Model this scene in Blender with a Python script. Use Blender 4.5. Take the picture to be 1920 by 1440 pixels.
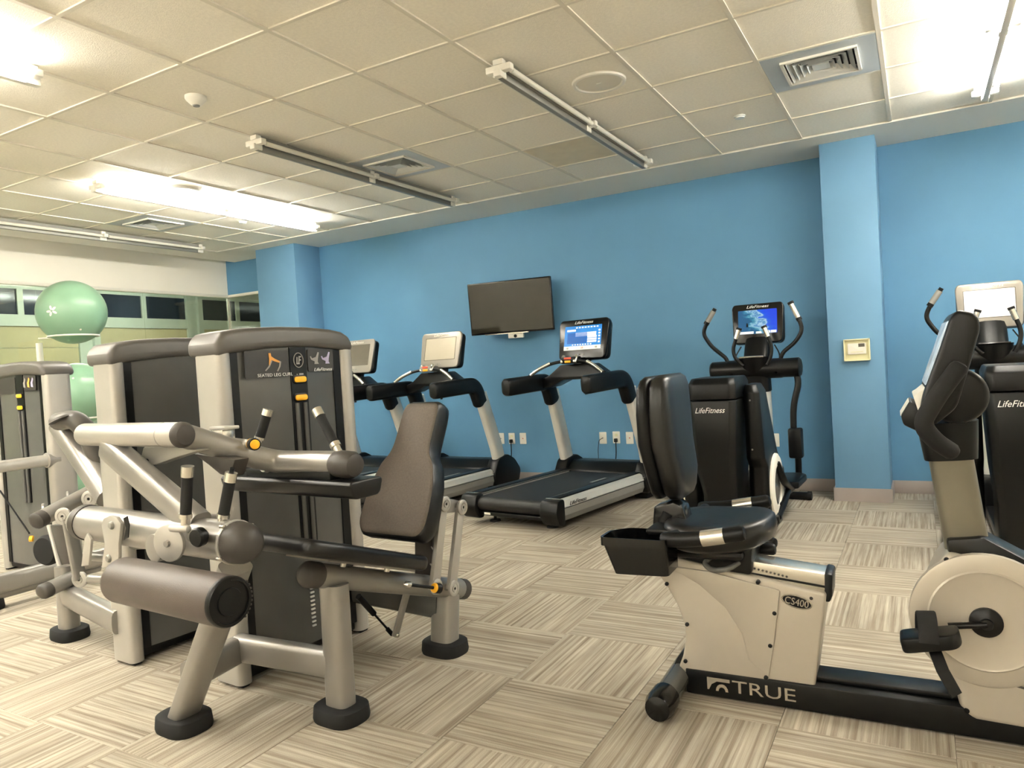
import bpy, bmesh, math, random
from mathutils import Vector, Matrix
random.seed(7)
for o in list(bpy.data.objects): bpy.data.objects.remove(o)
SC = bpy.context.scene
COL = SC.collection
# ------------------------------------------------------------------ camera
YAW, PITCH, ROLL, FL, CH = 0.513166, -0.024654, -0.060088, 1360.0, 1.235
H = 2.8464                                   # ceiling height
T = 0.6096                                   # ceiling tile module
_f = Vector((-math.sin(YAW)*math.cos(PITCH), math.cos(YAW)*math.cos(PITCH), math.sin(PITCH)))
_r0 = Vector((math.cos(YAW), math.sin(YAW), 0)); _u0 = _r0.cross(_f)
_r = _r0*math.cos(ROLL)+_u0*math.sin(ROLL); _u = _u0*math.cos(ROLL)-_r0*math.sin(ROLL)
cam = bpy.data.cameras.new('camera'); camo = bpy.data.objects.new('camera', cam); COL.objects.link(camo)
cam.sensor_width = 36; cam.lens = FL/1920*36; cam.clip_start = 0.05
camo.matrix_world = Matrix(((_r.x, _u.x, -_f.x, 0), (_r.y, _u.y, -_f.y, 0), (_r.z, _u.z, -_f.z, CH), (0, 0, 0, 1)))
SC.camera = camo
# ------------------------------------------------------------------ world, exposure
w = bpy.data.worlds.new('world'); SC.world = w; w.use_nodes = True
w.node_tree.nodes['Background'].inputs[0].default_value = (0.9, 0.85, 0.75, 1)
w.node_tree.nodes['Background'].inputs[1].default_value = 0.05
vs = SC.view_settings
vs.view_transform = 'Standard'; vs.look = 'None'; vs.gamma = 1.0; vs.use_curve_mapping = False
vs.exposure = 1.83
TUBE_LIGHT = 30.0
TUBE_COLOR = (1.0, 0.972, 0.925)

# ------------------------------------------------------------------ pixel helpers
class Fr:
    """a machine's own frame on the floor; at() meets a photo ray with a plane of that frame"""
    def __init__(s, o, ang=0):
        a = math.radians(ang); s.ang = a; s.o = Vector((o[0], o[1], 0))
        s.ex = Vector((math.cos(a), math.sin(a), 0)); s.ey = Vector((-math.sin(a), math.cos(a), 0))
    def L(s, p):
        d = p-s.o; return Vector((d.dot(s.ex), d.dot(s.ey), d.z))
    def at(s, x, y, u=None, v=None, z=None):
        R = _f+_r*((x-960)/FL)-_u*((y-720)/FL); C = Vector((0, 0, CH)); c = C-s.o
        if u is not None: t = (u-c.dot(s.ex))/R.dot(s.ex)
        elif v is not None: t = (v-c.dot(s.ey))/R.dot(s.ey)
        else: t = (z-CH)/R.z
        return s.L(C+R*t)
W0 = Fr((0, 0))

# ------------------------------------------------------------------ materials
def lin(c):
    return tuple(((v/255)/12.92 if v/255 <= 0.04045 else ((v/255+0.055)/1.055)**2.4) for v in c)
MATS = {}
def mat(name, rgb, rough=0.5, metal=0.0, var=0.06, scale=8.0, bump=0.0, bscale=200.0, emit=0, spec=0.5, coat=0.0, trans=0.0, ior=1.45, alpha=1.0):
    if name in MATS: return MATS[name]
    m = bpy.data.materials.new(name); m.use_nodes = True; nt = m.node_tree; b = nt.nodes['Principled BSDF']
    c = lin(rgb)
    b.inputs['Roughness'].default_value = rough; b.inputs['Metallic'].default_value = metal
    b.inputs['Specular IOR Level'].default_value = spec; b.inputs['Coat Weight'].default_value = coat
    b.inputs['Transmission Weight'].default_value = trans; b.inputs['IOR'].default_value = ior; b.inputs['Alpha'].default_value = alpha
    tc = nt.nodes.new('ShaderNodeTexCoord')
    n = nt.nodes.new('ShaderNodeTexNoise'); n.inputs['Scale'].default_value = scale; n.inputs['Detail'].default_value = 4
    nt.links.new(tc.outputs['Object'], n.inputs['Vector'])
    r = nt.nodes.new('ShaderNodeValToRGB')
    r.color_ramp.elements[0].position = 0.3; r.color_ramp.elements[1].position = 0.7
    r.color_ramp.elements[0].color = tuple(v*(1-var) for v in c)+(1,); r.color_ramp.elements[1].color = tuple(min(1, v*(1+var)) for v in c)+(1,)
    nt.links.new(n.outputs['Fac'], r.inputs[0]); nt.links.new(r.outputs[0], b.inputs['Base Color'])
    if emit:
        nt.links.new(r.outputs[0], b.inputs['Emission Color']); b.inputs['Emission Strength'].default_value = emit
    if bump:
        n2 = nt.nodes.new('ShaderNodeTexNoise'); n2.inputs['Scale'].default_value = bscale; n2.inputs['Detail'].default_value = 3
        nt.links.new(tc.outputs['Object'], n2.inputs['Vector'])
        bp = nt.nodes.new('ShaderNodeBump'); bp.inputs['Strength'].default_value = bump; bp.inputs['Distance'].default_value = 0.004
        nt.links.new(n2.outputs['Fac'], bp.inputs['Height']); nt.links.new(bp.outputs[0], b.inputs['Normal'])
    MATS[name] = m; return m

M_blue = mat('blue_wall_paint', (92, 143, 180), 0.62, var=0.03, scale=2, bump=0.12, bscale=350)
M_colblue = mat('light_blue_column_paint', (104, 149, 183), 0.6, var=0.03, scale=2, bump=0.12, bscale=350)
M_cream = mat('cream_wall_paint', (248, 243, 230), 0.7, var=0.02, scale=2)
M_white = mat('white_paint', (232, 228, 216), 0.6, var=0.02, scale=2)
M_base = mat('taupe_vinyl_baseboard', (168, 158, 152), 0.45, var=0.03)
M_ctile = mat('ceiling_tile_mineral', (246, 240, 225), 0.9, var=0.04, scale=60, bump=0.5, bscale=140)
M_ctile2 = mat('ceiling_tile_stained', (224, 214, 190), 0.9, var=0.05, scale=9, bump=0.4, bscale=140)
M_tbar = mat('ceiling_grid_metal', (226, 219, 202), 0.5, var=0.02)
M_vent = mat('vent_metal', (224, 226, 222), 0.4, var=0.02)
M_ventpan = mat('vent_pan_metal', (190, 196, 198), 0.45, var=0.02)
M_dark = mat('dark_void', (22, 22, 22), 0.8, var=0.05)
M_silver = mat('silver_frame_paint', (150, 147, 142), 0.3, metal=0.5, var=0.03, scale=5, bump=0.05, bscale=900)
M_silver2 = mat('pale_silver_post_paint', (176, 173, 166), 0.34, metal=0.35, var=0.03, scale=5)
M_bright = mat('bright_aluminium', (214, 210, 200), 0.25, metal=0.85, var=0.03)
M_graycap = mat('charcoal_cap_plastic', (88, 85, 81), 0.38, var=0.04, bump=0.05, bscale=700)
M_charc = mat('charcoal_shroud_plastic', (86, 86, 83), 0.24, var=0.04, coat=0.25)
M_black = mat('black_plastic', (11, 12, 12), 0.36, var=0.08, spec=0.32)
M_blackg = mat('black_glossy_plastic', (10, 11, 12), 0.18, var=0.08)
M_rub = mat('black_rubber', (16, 16, 16), 0.75, var=0.1, bump=0.1, bscale=500)
M_capblk = mat('dark_end_cap_plastic', (62, 58, 54), 0.45, var=0.05)
M_vinyl = mat('black_vinyl', (15, 15, 15), 0.34, var=0.1, bump=0.10, bscale=420)
M_brvinyl = mat('brown_black_vinyl', (80, 71, 66), 0.40, var=0.08, bump=0.16, bscale=380)
M_fabric = mat('taupe_pad_fabric', (90, 81, 73), 0.55, var=0.12, scale=140, bump=0.2, bscale=600)
M_yellow = mat('yellow_plastic', (250, 184, 40), 0.4, var=0.03)
M_champ = mat('champagne_plastic', (178, 171, 158), 0.36, metal=0.25, var=0.02, scale=3)
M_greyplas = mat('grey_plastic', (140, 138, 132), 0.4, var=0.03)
M_olive = mat('bike_column_paint', (112, 108, 94), 0.35, metal=0.4, var=0.04)
M_tmwhite = mat('treadmill_silver_white', (218, 216, 208), 0.35, metal=0.25, var=0.02)
M_belt = mat('running_belt', (27, 27, 27), 0.55, var=0.12, scale=30, bump=0.1, bscale=300)
M_wht = mat('white_plastic', (236, 232, 220), 0.4, var=0.02)
M_ivory = mat('ivory_plastic', (226, 222, 184), 0.45, var=0.02)
M_bezel = mat('pale_console_plastic', (152, 147, 138), 0.3, metal=0.3, var=0.02)  # paler plastic for three of the consoles
M_offscr = mat('console_screen_grey', (196, 188, 170), 0.25, metal=0.2, var=0.03)
M_darkscr = mat('console_screen_dark', (92, 88, 78), 0.2, var=0.06)
M_tvscr = mat('television_glass', (40, 38, 31), 0.10, var=0.05)  # olive-brown base colour put in for the room reflected in the glass
M_logo = mat('white_print', (232, 232, 228), 0.5, var=0.01)
M_logogrey = mat('chrome_letter', (198, 190, 176), 0.25, metal=0.7, var=0.02)
M_ball = mat('green_ball_vinyl', (122, 158, 132), 0.28, var=0.05, scale=3)
M_orange = mat('orange_print', (226, 158, 74), 0.5, var=0.05)
M_greyprint = mat('grey_print', (150, 146, 140), 0.5, var=0.05)
M_lilac = mat('lilac_print', (176, 168, 196), 0.5, var=0.05)
M_sticker = mat('sticker_print', (52, 50, 48), 0.45, var=0.05)
M_red = mat('red_button', (206, 84, 60), 0.4, var=0.03)
M_blind = mat('beige_roller_blind', (188, 176, 138), 0.8, var=0.04, scale=3)
M_frame = mat('pale_window_frame', (196, 204, 190), 0.5, var=0.03)
M_night = mat('night_window_glass', (40, 42, 52), 0.12, var=0.1)
M_tubeoff = mat('unlit_tube_glass', (226, 222, 208), 0.3, var=0.02)
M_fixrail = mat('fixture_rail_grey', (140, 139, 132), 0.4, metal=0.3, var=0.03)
M_concrete = mat('subfloor_concrete', (120, 112, 98), 0.9, var=0.1)

def glass_mat():
    m = bpy.data.materials.new('partition_glass'); m.use_nodes = True; nt = m.node_tree
    nt.nodes.remove(nt.nodes['Principled BSDF']); out = nt.nodes['Material Output']
    tr = nt.nodes.new('ShaderNodeBsdfTransparent'); gl = nt.nodes.new('ShaderNodeBsdfGlossy'); mx = nt.nodes.new('ShaderNodeMixShader')
    nz = nt.nodes.new('ShaderNodeTexNoise'); nz.inputs['Scale'].default_value = 1.2
    rp = nt.nodes.new('ShaderNodeValToRGB'); rp.color_ramp.elements[0].color = (0.80, 0.88, 0.84, 1); rp.color_ramp.elements[1].color = (0.86, 0.92, 0.88, 1)
    nt.links.new(nz.outputs['Fac'], rp.inputs[0]); nt.links.new(rp.outputs[0], tr.inputs[0])
    gl.inputs['Roughness'].default_value = 0.02
    lw = nt.nodes.new('ShaderNodeLayerWeight'); lw.inputs['Blend'].default_value = 0.5
    pw = nt.nodes.new('ShaderNodeMath'); pw.operation = 'POWER'; pw.inputs[1].default_value = 4.0; nt.links.new(lw.outputs['Facing'], pw.inputs[0])
    ml = nt.nodes.new('ShaderNodeMath'); ml.operation = 'MULTIPLY_ADD'; ml.inputs[1].default_value = 0.9; ml.inputs[2].default_value = 0.05; nt.links.new(pw.outputs[0], ml.inputs[0])
    nt.links.new(ml.outputs[0], mx.inputs[0]); nt.links.new(tr.outputs[0], mx.inputs[1]); nt.links.new(gl.outputs[0], mx.inputs[2])
    nt.links.new(mx.outputs[0], out.inputs[0]); return m
M_glass = glass_mat()

def tube_mat():
    m = bpy.data.materials.new('lit_fluorescent_tube'); m.use_nodes = True; b = m.node_tree.nodes['Principled BSDF']
    b.inputs['Base Color'].default_value = (0.9, 0.9, 0.85, 1)
    b.inputs['Emission Color'].default_value = TUBE_COLOR+(1,); b.inputs['Emission Strength'].default_value = TUBE_LIGHT
    return m
M_tubeon = tube_mat()

def carpet_mat():
    m = bpy.data.materials.new('striped_carpet'); m.use_nodes = True; nt = m.node_tree; b = nt.nodes['Principled BSDF']
    N = nt.nodes.new; L = nt.links.new
    tc = N('ShaderNodeTexCoord'); oi = N('ShaderNodeObjectInfo')
    sep = N('ShaderNodeSeparateXYZ'); L(tc.outputs['Object'], sep.inputs[0])
    off = N('ShaderNodeMath'); off.operation = 'MULTIPLY_ADD'; off.inputs[1].default_value = 57.0; L(oi.outputs['Random'], off.inputs[0]); off.inputs[2].default_value = 0
    def stripes(sx, sy, det):
        a = N('ShaderNodeMath'); a.operation = 'MULTIPLY'; a.inputs[1].default_value = sx; L(sep.outputs[0], a.inputs[0])
        c = N('ShaderNodeMath'); c.operation = 'MULTIPLY'; c.inputs[1].default_value = sy; L(sep.outputs[1], c.inputs[0])
        cb = N('ShaderNodeCombineXYZ'); L(a.outputs[0], cb.inputs[0]); L(c.outputs[0], cb.inputs[1]); L(off.outputs[0], cb.inputs[2])
        n = N('ShaderNodeTexNoise'); n.inputs['Scale'].default_value = 1; n.inputs['Detail'].default_value = det; n.inputs['Roughness'].default_value = 0.65
        L(cb.outputs[0], n.inputs['Vector']); return n
    n1 = stripes(1.1, 62, 5); n2 = stripes(3.0, 9, 2); n3 = stripes(260, 260, 1)
    r = N('ShaderNodeValToRGB'); e = r.color_ramp.elements
    e[0].position = 0.28; e[0].color = lin((118, 108, 94))+(1,)
    e[1].position = 0.72; e[1].color = lin((192, 184, 170))+(1,)
    k = e.new(0.44); k.color = lin((150, 141, 126))+(1,); k = e.new(0.56); k.color = lin((174, 166, 151))+(1,)
    L(n1.outputs['Fac'], r.inputs[0])
    mr = N('ShaderNodeMapRange'); mr.inputs[1].default_value = 0.3; mr.inputs[2].default_value = 0.7; mr.inputs[3].default_value = 0.88; mr.inputs[4].default_value = 1.08
    L(n2.outputs['Fac'], mr.inputs[0])
    mr2 = N('ShaderNodeMapRange'); mr2.inputs[3].default_value = 0.93; mr2.inputs[4].default_value = 1.06; L(oi.outputs['Random'], mr2.inputs[0])
    mm = N('ShaderNodeMath'); mm.operation = 'MULTIPLY'; L(mr.outputs[0], mm.inputs[0]); L(mr2.outputs[0], mm.inputs[1])
    vm = N('ShaderNodeVectorMath'); vm.operation = 'SCALE'; L(r.outputs[0], vm.inputs[0]); L(mm.outputs[0], vm.inputs['Scale'])
    L(vm.outputs[0], b.inputs['Base Color']); b.inputs['Roughness'].default_value = 0.95; b.inputs['Specular IOR Level'].default_value = 0.15
    ad = N('ShaderNodeMath'); ad.operation = 'ADD'; L(n1.outputs['Fac'], ad.inputs[0]); L(n3.outputs['Fac'], ad.inputs[1])
    bp = N('ShaderNodeBump'); bp.inputs['Strength'].default_value = 0.35; bp.inputs['Distance'].default_value = 0.003
    L(ad.outputs[0], bp.inputs['Height']); L(bp.outputs[0], b.inputs['Normal'])
    return m
M_carpet = carpet_mat()

def screen_surf_mat():
    """console picture: a blue sky with a breaking wave on the left"""
    m = bpy.data.materials.new('screen_wave_picture'); m.use_nodes = True; nt = m.node_tree; b = nt.nodes['Principled BSDF']
    N = nt.nodes.new; L = nt.links.new
    tc = N('ShaderNodeTexCoord'); sep = N('ShaderNodeSeparateXYZ'); L(tc.outputs['Generated'], sep.inputs[0])
    nz = N('ShaderNodeTexNoise'); nz.inputs['Scale'].default_value = 5; nz.inputs['Detail'].default_value = 6; L(tc.outputs['Generated'], nz.inputs['Vector'])
    a = N('ShaderNodeMath'); a.operation = 'MULTIPLY_ADD'; a.inputs[1].default_value = -0.9; L(nz.outputs['Fac'], a.inputs[0]); L(sep.outputs[0], a.inputs[2])
    c = N('ShaderNodeMath'); c.operation = 'MULTIPLY_ADD'; c.inputs[1].default_value = 0.35; L(sep.outputs[2], c.inputs[0]); L(a.outputs[0], c.inputs[2])
    r = N('ShaderNodeValToRGB'); e = r.color_ramp.elements
    e[0].position = 0.0; e[0].color = lin((20, 96, 140))+(1,); e[1].position = 1.0; e[1].color = lin((10, 60, 235))+(1,)
    for p_, c_ in ((0.1, (60, 150, 180)), (0.18, (170, 215, 230)), (0.25, (40, 130, 190)), (0.33, (190, 225, 240)), (0.40, (20, 110, 230)), (0.6, (8, 80, 240))):
        k = e.new(p_); k.color = lin(c_)+(1,)
    L(c.outputs[0], r.inputs[0]); L(r.outputs[0], b.inputs['Emission Color']); b.inputs['Emission Strength'].default_value = 0.26
    b.inputs['Base Color'].default_value = (0.01, 0.01, 0.02, 1); b.inputs['Roughness'].default_value = 0.15
    return m
M_scrwave = screen_surf_mat()
M_scrblue = mat('screen_blue', (40, 118, 190), 0.2, emit=0.22, var=0.15, scale=9)
M_scrdeep = mat('screen_deep_blue', (22, 86, 160), 0.2, emit=0.2, var=0.1, scale=9)
M_scrwhite = mat('screen_white', (214, 226, 228), 0.2, emit=0.2, var=0.04)
M_scrglare = mat('screen_glare_white', (226, 216, 210), 0.2, emit=0.16, var=0.06, scale=1.5)  # emission stands in for light reflected in the blank screen
M_scrbike = mat('screen_bike_readout', (176, 190, 204), 0.2, emit=0.08, var=0.35, scale=18)
M_scrpale = mat('screen_pale', (228, 228, 208), 0.2, emit=0.2, var=0.04)

# ------------------------------------------------------------------ mesh helpers
V = Vector
class MB:
    def __init__(s): s.v = []; s.f = []
    def add(s, vs, fs):
        b = len(s.v); s.v += [V(p) for p in vs]; s.f += [tuple(i+b for i in q) for q in fs]; return s
    def box(s, c, size, R=None):
        c = V(c); x, y, z = (k/2 for k in size); R = R or Matrix.Identity(3)
        vs = [c+R@V((a*x, b*y, d*z)) for a in (-1, 1) for b in (-1, 1) for d in (-1, 1)]
        return s.add(vs, [(0, 1, 3, 2), (4, 6, 7, 5), (0, 4, 5, 1), (2, 3, 7, 6), (0, 2, 6, 4), (1, 5, 7, 3)])
    def bx(s, a, b):
        a = V(a); b = V(b); return s.box((a+b)/2, b-a)
    def prism(s, poly, ext):
        poly = [V(p) for p in poly]; ext = V(ext); n = len(poly)
        return s.add(poly+[p+ext for p in poly], [tuple(range(n))[::-1], tuple(range(n, 2*n))]+[(i, (i+1) % n, n+(i+1) % n, n+i) for i in range(n)])
    def loft(s, secs, cap=True):
        n = len(secs[0]); vs = [p for q in secs for p in q]; fs = []
        for k in range(len(secs)-1):
            for i in range(n): fs.append((k*n+i, k*n+(i+1) % n, (k+1)*n+(i+1) % n, (k+1)*n+i))
        if cap: fs += [tuple(range(n))[::-1], tuple(range((len(secs)-1)*n, len(secs)*n))]
        return s.add(vs, fs)
    def tube(s, pts, r, rh=None, n=16, pw=2.0, up=None, taper=None, rcap=0.0):
        """sweep of a (super)ellipse r x rh along pts"""
        pts = [V(p) for p in pts]; rh = rh or r; secs = []; m = len(pts)
        if rcap:
            a = (pts[1]-pts[0]).normalized(); b = (pts[-1]-pts[-2]).normalized()
            pts = [pts[0]-a*rcap, pts[0]-a*rcap*0.7]+pts+[pts[-1]+b*rcap*0.7, pts[-1]+b*rcap]
            tp = taper or [1]*m; taper = [tp[0]*0.45, tp[0]*0.82]+list(tp)+[tp[-1]*0.82, tp[-1]*0.45]; m = len(pts)
        prev = None
        for i, p in enumerate(pts):
            d1 = (p-pts[i-1]).normalized() if i else None; d2 = (pts[i+1]-p).normalized() if i < m-1 else None
            t = (d1+d2).normalized() if d1 and d2 else (d1 or d2)
            if prev is None:
                U = V(up) if up else (V((0, 0, 1)) if abs(t.z) < 0.9 else V((0, 1, 0)))
                sd = U.cross(t).normalized()
            else:
                sd = (prev-t*prev.dot(t)).normalized()
            prev = sd; nr = t.cross(sd)
            k = taper[i] if taper else 1.0
            q = []
            for j in range(n):
                a = 2*math.pi*j/n; cx, cy = math.cos(a), math.sin(a)
                ex = math.copysign(abs(cx)**(2/pw), cx); ey = math.copysign(abs(cy)**(2/pw), cy)
                q.append(p+sd*(ex*r*k)+nr*(ey*rh*k))
            secs.append(q)
        return s.loft(secs)
    def lathe(s, c, axis, prof, n=24):
        """prof: (distance along axis, radius)"""
        c = V(c); a = V(axis).normalized(); sd = a.orthogonal().normalized(); nr = a.cross(sd); secs = []
        for h, r in prof:
            r = max(r, 1e-4)
            secs.append([c+a*h+sd*(r*math.cos(2*math.pi*j/n))+nr*(r*math.sin(2*math.pi*j/n)) for j in range(n)])
        return s.loft(secs)
    def build(s, name, m, parent=None, bevel=0.0, seg=2, ang=40, smooth=True, sub=0):
        me = bpy.data.meshes.new(name); bm = bmesh.new()
        vs = [bm.verts.new(p) for p in s.v]
        for q in s.f:
            try: bm.faces.new([vs[i] for i in q])
            except ValueError: pass
        bmesh.ops.remove_doubles(bm, verts=bm.verts, dist=1e-6)
        bmesh.ops.recalc_face_normals(bm, faces=bm.faces)
        if bevel:
            es = [e for e in bm.edges if len(e.link_faces) == 2 and e.calc_face_angle(0) > math.radians(30)]
            bmesh.ops.bevel(bm, geom=es, offset=bevel, segments=seg, profile=0.5, affect='EDGES', clamp_overlap=True)
        bm.to_mesh(me); bm.free()
        if smooth:
            me.shade_smooth()
            me.set_sharp_from_angle(angle=math.radians(ang))
        me.materials.append(m)
        o = bpy.data.objects.new(name, me); COL.objects.link(o)
        if parent: o.parent = parent
        return o
def fillet(pts, r, n=5):
    """round the corners of a polyline"""
    pts = [V(p) for p in pts]; out = [pts[0]]
    for i in range(1, len(pts)-1):
        p = pts[i]; a = pts[i-1]-p; b = pts[i+1]-p
        k = min(r, a.length*0.48, b.length*0.48); A = p+a.normalized()*k; B = p+b.normalized()*k
        for j in range(n+1):
            t = j/n; out.append(A*(1-t)**2+p*(2*t*(1-t))+B*t*t)
    out.append(pts[-1]); return out
def rpoly(pts, r, n=4):
    """rounded closed polygon"""
    pts = [V(p) for p in pts]; out = []; m = len(pts)
    for i in range(m):
        p = pts[i]; a = pts[i-1]-p; b = pts[(i+1) % m]-p
        k = min(r, a.length*0.48, b.length*0.48); A = p+a.normalized()*k; B = p+b.normalized()*k
        for j in range(n+1):
            t = j/n; out.append(A*(1-t)**2+p*(2*t*(1-t))+B*t*t)
    return out
def rrect(c, ax, ay, w, h, r, n=4):
    c = V(c); ax = V(ax).normalized(); ay = V(ay).normalized()
    return rpoly([c-ax*w/2-ay*h/2, c+ax*w/2-ay*h/2, c+ax*w/2+ay*h/2, c-ax*w/2+ay*h/2], r, n)
def tag(o, label, cat, group=None):
    o['label'] = label; o['category'] = cat
    if group: o['group'] = group
    return o
def struct(o): o['kind'] = 'structure'; return o
def thing(name, label, cat, fr=None, loc=None, group=None):
    o = bpy.data.objects.new(name, None); COL.objects.link(o); o.empty_display_size = 0.2
    if fr: o.location = fr.o; o.rotation_euler = (0, 0, fr.ang)
    if loc: o.location = loc
    return tag(o, label, cat, group)
def ptag(o, label): o['label'] = label; return o
def text(name, s, c, right, up, h, m, parent, depth=0.001, shear=0.0, sx=1.0, align='CENTER'):
    """flat lettering: text s centred on c, reading along `right`"""
    cu = bpy.data.curves.new(name, 'FONT'); cu.body = s; cu.size = h/0.7; cu.extrude = depth; cu.shear = shear
    cu.align_x = align; cu.align_y = 'CENTER'; cu.resolution_u = 3
    t = bpy.data.objects.new(name+'_tmp', cu); COL.objects.link(t)
    bpy.context.view_layer.update()
    me = bpy.data.meshes.new_from_object(t.evaluated_get(bpy.context.evaluated_depsgraph_get()))
    bpy.data.objects.remove(t)
    R = V(right).normalized(); U = V(up).normalized(); U = (U-R*U.dot(R)).normalized(); Nn = R.cross(U)
    Mx = Matrix(((R.x*sx, U.x, Nn.x, c[0]), (R.y*sx, U.y, Nn.y, c[1]), (R.z*sx, U.z, Nn.z, c[2]), (0, 0, 0, 1)))
    me.transform(Mx); me.materials.clear(); me.materials.append(m); me.name = name
    o = bpy.data.objects.new(name, me); COL.objects.link(o)
    if parent: o.parent = parent
    return o
X, Y, Z = V((1, 0, 0)), V((0, 1, 0)), V((0, 0, 1))

# ================================================================== THE ROOM
XL, XR, YB, YF = -8.10, 3.6, 6.72, -2.8
# floor and carpet tiles
fl = struct(MB().bx((-12, YF-0.2, -0.12), (XR+0.2, 11, -0.008)).build('floor', M_concrete, smooth=False))
me_t = MB().bx((-0.2494, -0.2494, -0.0075), (0.2494, 0.2494, 0.0)).build('carpet_tile', M_carpet, fl, bevel=0.0012, seg=1, smooth=False)
tiles = []
for i in range(-24, 11):
    for j in range(-11, 20):
        cx, cy = -1.453+0.25+0.5*i, 2.45+0.25+0.5*j
        if cx < -11.9 or cx > XR+0.1 or cy < YF-0.1 or cy > 10.9: continue
        d = V((cx, cy, 0)); dep = d.dot(_f); sx = 960+FL*d.dot(_r)/dep if dep > 0.3 else -9999
        vis = dep > 0.8 and -250 < sx < 2170 and XL-0.3 < cx and cy < YB+0.25
        tiles.append((0 if vis else 1, dep, cx, cy, (i+j) % 2))
tiles.sort()
first = True; rest = MB()
for k, (nv, dep, cx, cy, par) in enumerate(tiles):
    if k < 300 and not nv:
        o = me_t if first else me_t.copy()
        if not first: COL.objects.link(o)
        first = False
        o.location = (cx, cy, 0); o.rotation_euler = (0, 0, 0 if par else math.pi/2)
    else: rest.bx((cx-0.2494, cy-0.2494, -0.0075), (cx+0.2494, cy+0.2494, 0))
ro = rest.build('carpet_tile_rest', M_carpet, fl, smooth=False); ro.name = 'carpet_tile_field'; ro['kind'] = 'stuff'

# ceiling: slab, grid bars, tiles, plaster border
GX0, GY0 = -3.16766, 1.83826
gx = [GX0+T*k for k in range(-7, 12)]; gy = [GY0+T*k for k in range(-8, 7)]
ytop = 6.05; xleft = gx[0]
ce = struct(MB().bx((-12, YF-0.2, H+0.05), (XR+0.2, 11, H+0.2)).build('ceiling', M_white, smooth=False))
for x in gx:
    MB().bx((x-0.012, YF, H), (x+0.012, ytop, H+0.012)).build('grid_bar', M_tbar, ce, smooth=False)
for y in gy:
    MB().bx((xleft, y-0.010, H+0.0005), (XR, y+0.010, H+0.011)).build('grid_bar', M_tbar, ce, smooth=False)
VENTS = {(-0.421, 4.553), (-3.45, 4.62), (-6.39, 4.475)}
def cell(x, y): return (math.floor((x-GX0)/T), math.floor((y-GY0)/T))
vent_cells = {cell(*p) for p in VENTS}
tile0 = None
for x in gx:
    for y in [GY0-T*9]+gy:
        x1 = min(x+T, XR); y1 = min(y+T, ytop)
        if x1-x < 0.1 or y1-y < 0.1 or y1 < YF: continue
        ij = cell(x+0.1, y+0.1)
        if ij in vent_cells: continue
        full = (x1-x > T-0.01 and y1-y > T-0.01)
        mm = M_ctile2 if ij == cell(-2.31, 5.2) else M_ctile
        if full and mm is M_ctile and tile0:
            o = tile0.copy(); COL.objects.link(o); o.location = ((x+x1)/2, (y+y1)/2, H+0.008)
        else:
            hx, hy = (x1-x)/2-0.003, (y1-y)/2-0.003
            o = MB().bx((-hx, -hy, 0), (hx, hy, 0.016)).build('ceiling_tile', mm, ce, bevel=0.003, seg=1, smooth=False)
            o.location = ((x+x1)/2, (y+y1)/2, H+0.008)
            if full and mm is M_ctile: tile0 = o
MB().bx((xleft-0.0, ytop, H-0.004), (XR, YB, H+0.06)).build('plaster_border', M_white, ce, bevel=0.002, seg=1)
MB().bx((-7.93, YF, H-0.004), (xleft, YB, H+0.06)).build('plaster_border', M_white, ce, bevel=0.002, seg=1)
MB().bx((xleft, ytop-0.016, H-0.008), (XR, ytop, H-0.003)).build('edge_trim', M_wht, ce, smooth=False)

# walls
ZG = 2.42                                            # underside of the header over the glass
wb = struct(MB().prism([V((-6.95, YB, -0.01)), V((XR, YB, -0.01)), V((XR, YB, H+0.06)), V((XL, YB, H+0.06)), V((XL, YB, ZG)), V((-6.95, YB, ZG))], (0, 0.12, 0)).build('wall_back', M_blue, smooth=False))
CR = (-0.632, -0.236); CL = (-7.05, -6.40)
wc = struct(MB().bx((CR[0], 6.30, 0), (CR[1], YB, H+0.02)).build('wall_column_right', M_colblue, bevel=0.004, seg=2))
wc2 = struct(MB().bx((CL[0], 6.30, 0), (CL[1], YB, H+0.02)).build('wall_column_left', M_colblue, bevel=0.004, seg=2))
wl = struct(MB().bx((XL-0.12, YF, ZG), (XL, YB+0.12, H+0.06)).build('wall_left', M_cream, smooth=False))
struct(MB().bx((XR, YF, 0), (XR+0.1, YB, H+0.06)).build('wall_right', M_cream, smooth=False))
struct(MB().bx((XL, YF-0.1, 0), (XR, YF, H+0.06)).build('wall_front', M_cream, smooth=False))
# header tracks
struct(MB().bx((XL-0.07, YF, ZG-0.035), (XL+0.006, YB+0.07, ZG)).build('trim_1', M_wht, bevel=0.003))
struct(MB().bx((XL+0.006, YB-0.006, ZG-0.035), (CL[0], YB+0.07, ZG)).build('trim_2', M_wht, bevel=0.003))
# baseboards
def baseboard(name, a, b):
    o = struct(MB().bx(a, b).build(name, M_base, bevel=0.004)); return o
baseboard('baseboard_back', (CL[1]+0.012, YB-0.012, 0), (CR[0]-0.012, YB, 0.105))
baseboard('baseboard_back_right', (CR[1]+0.012, YB-0.012, 0), (XR, YB, 0.105))
bb = MB().bx((CR[0]-0.012, 6.288, 0), (CR[1]+0.012, 6.30, 0.105)); bb.bx((CR[0]-0.012, 6.3, 0), (CR[0], YB, 0.105)); bb.bx((CR[1], 6.3, 0), (CR[1]+0.012, YB, 0.105))
struct(bb.build('baseboard_column_right', M_base))
bb = MB().bx((CL[0]-0.012, 6.288, 0), (CL[1]+0.012, 6.30, 0.105)); bb.bx((CL[1], 6.3, 0), (CL[1]+0.012, YB, 0.105))
struct(bb.build('baseboard_column_left', M_base))
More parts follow.
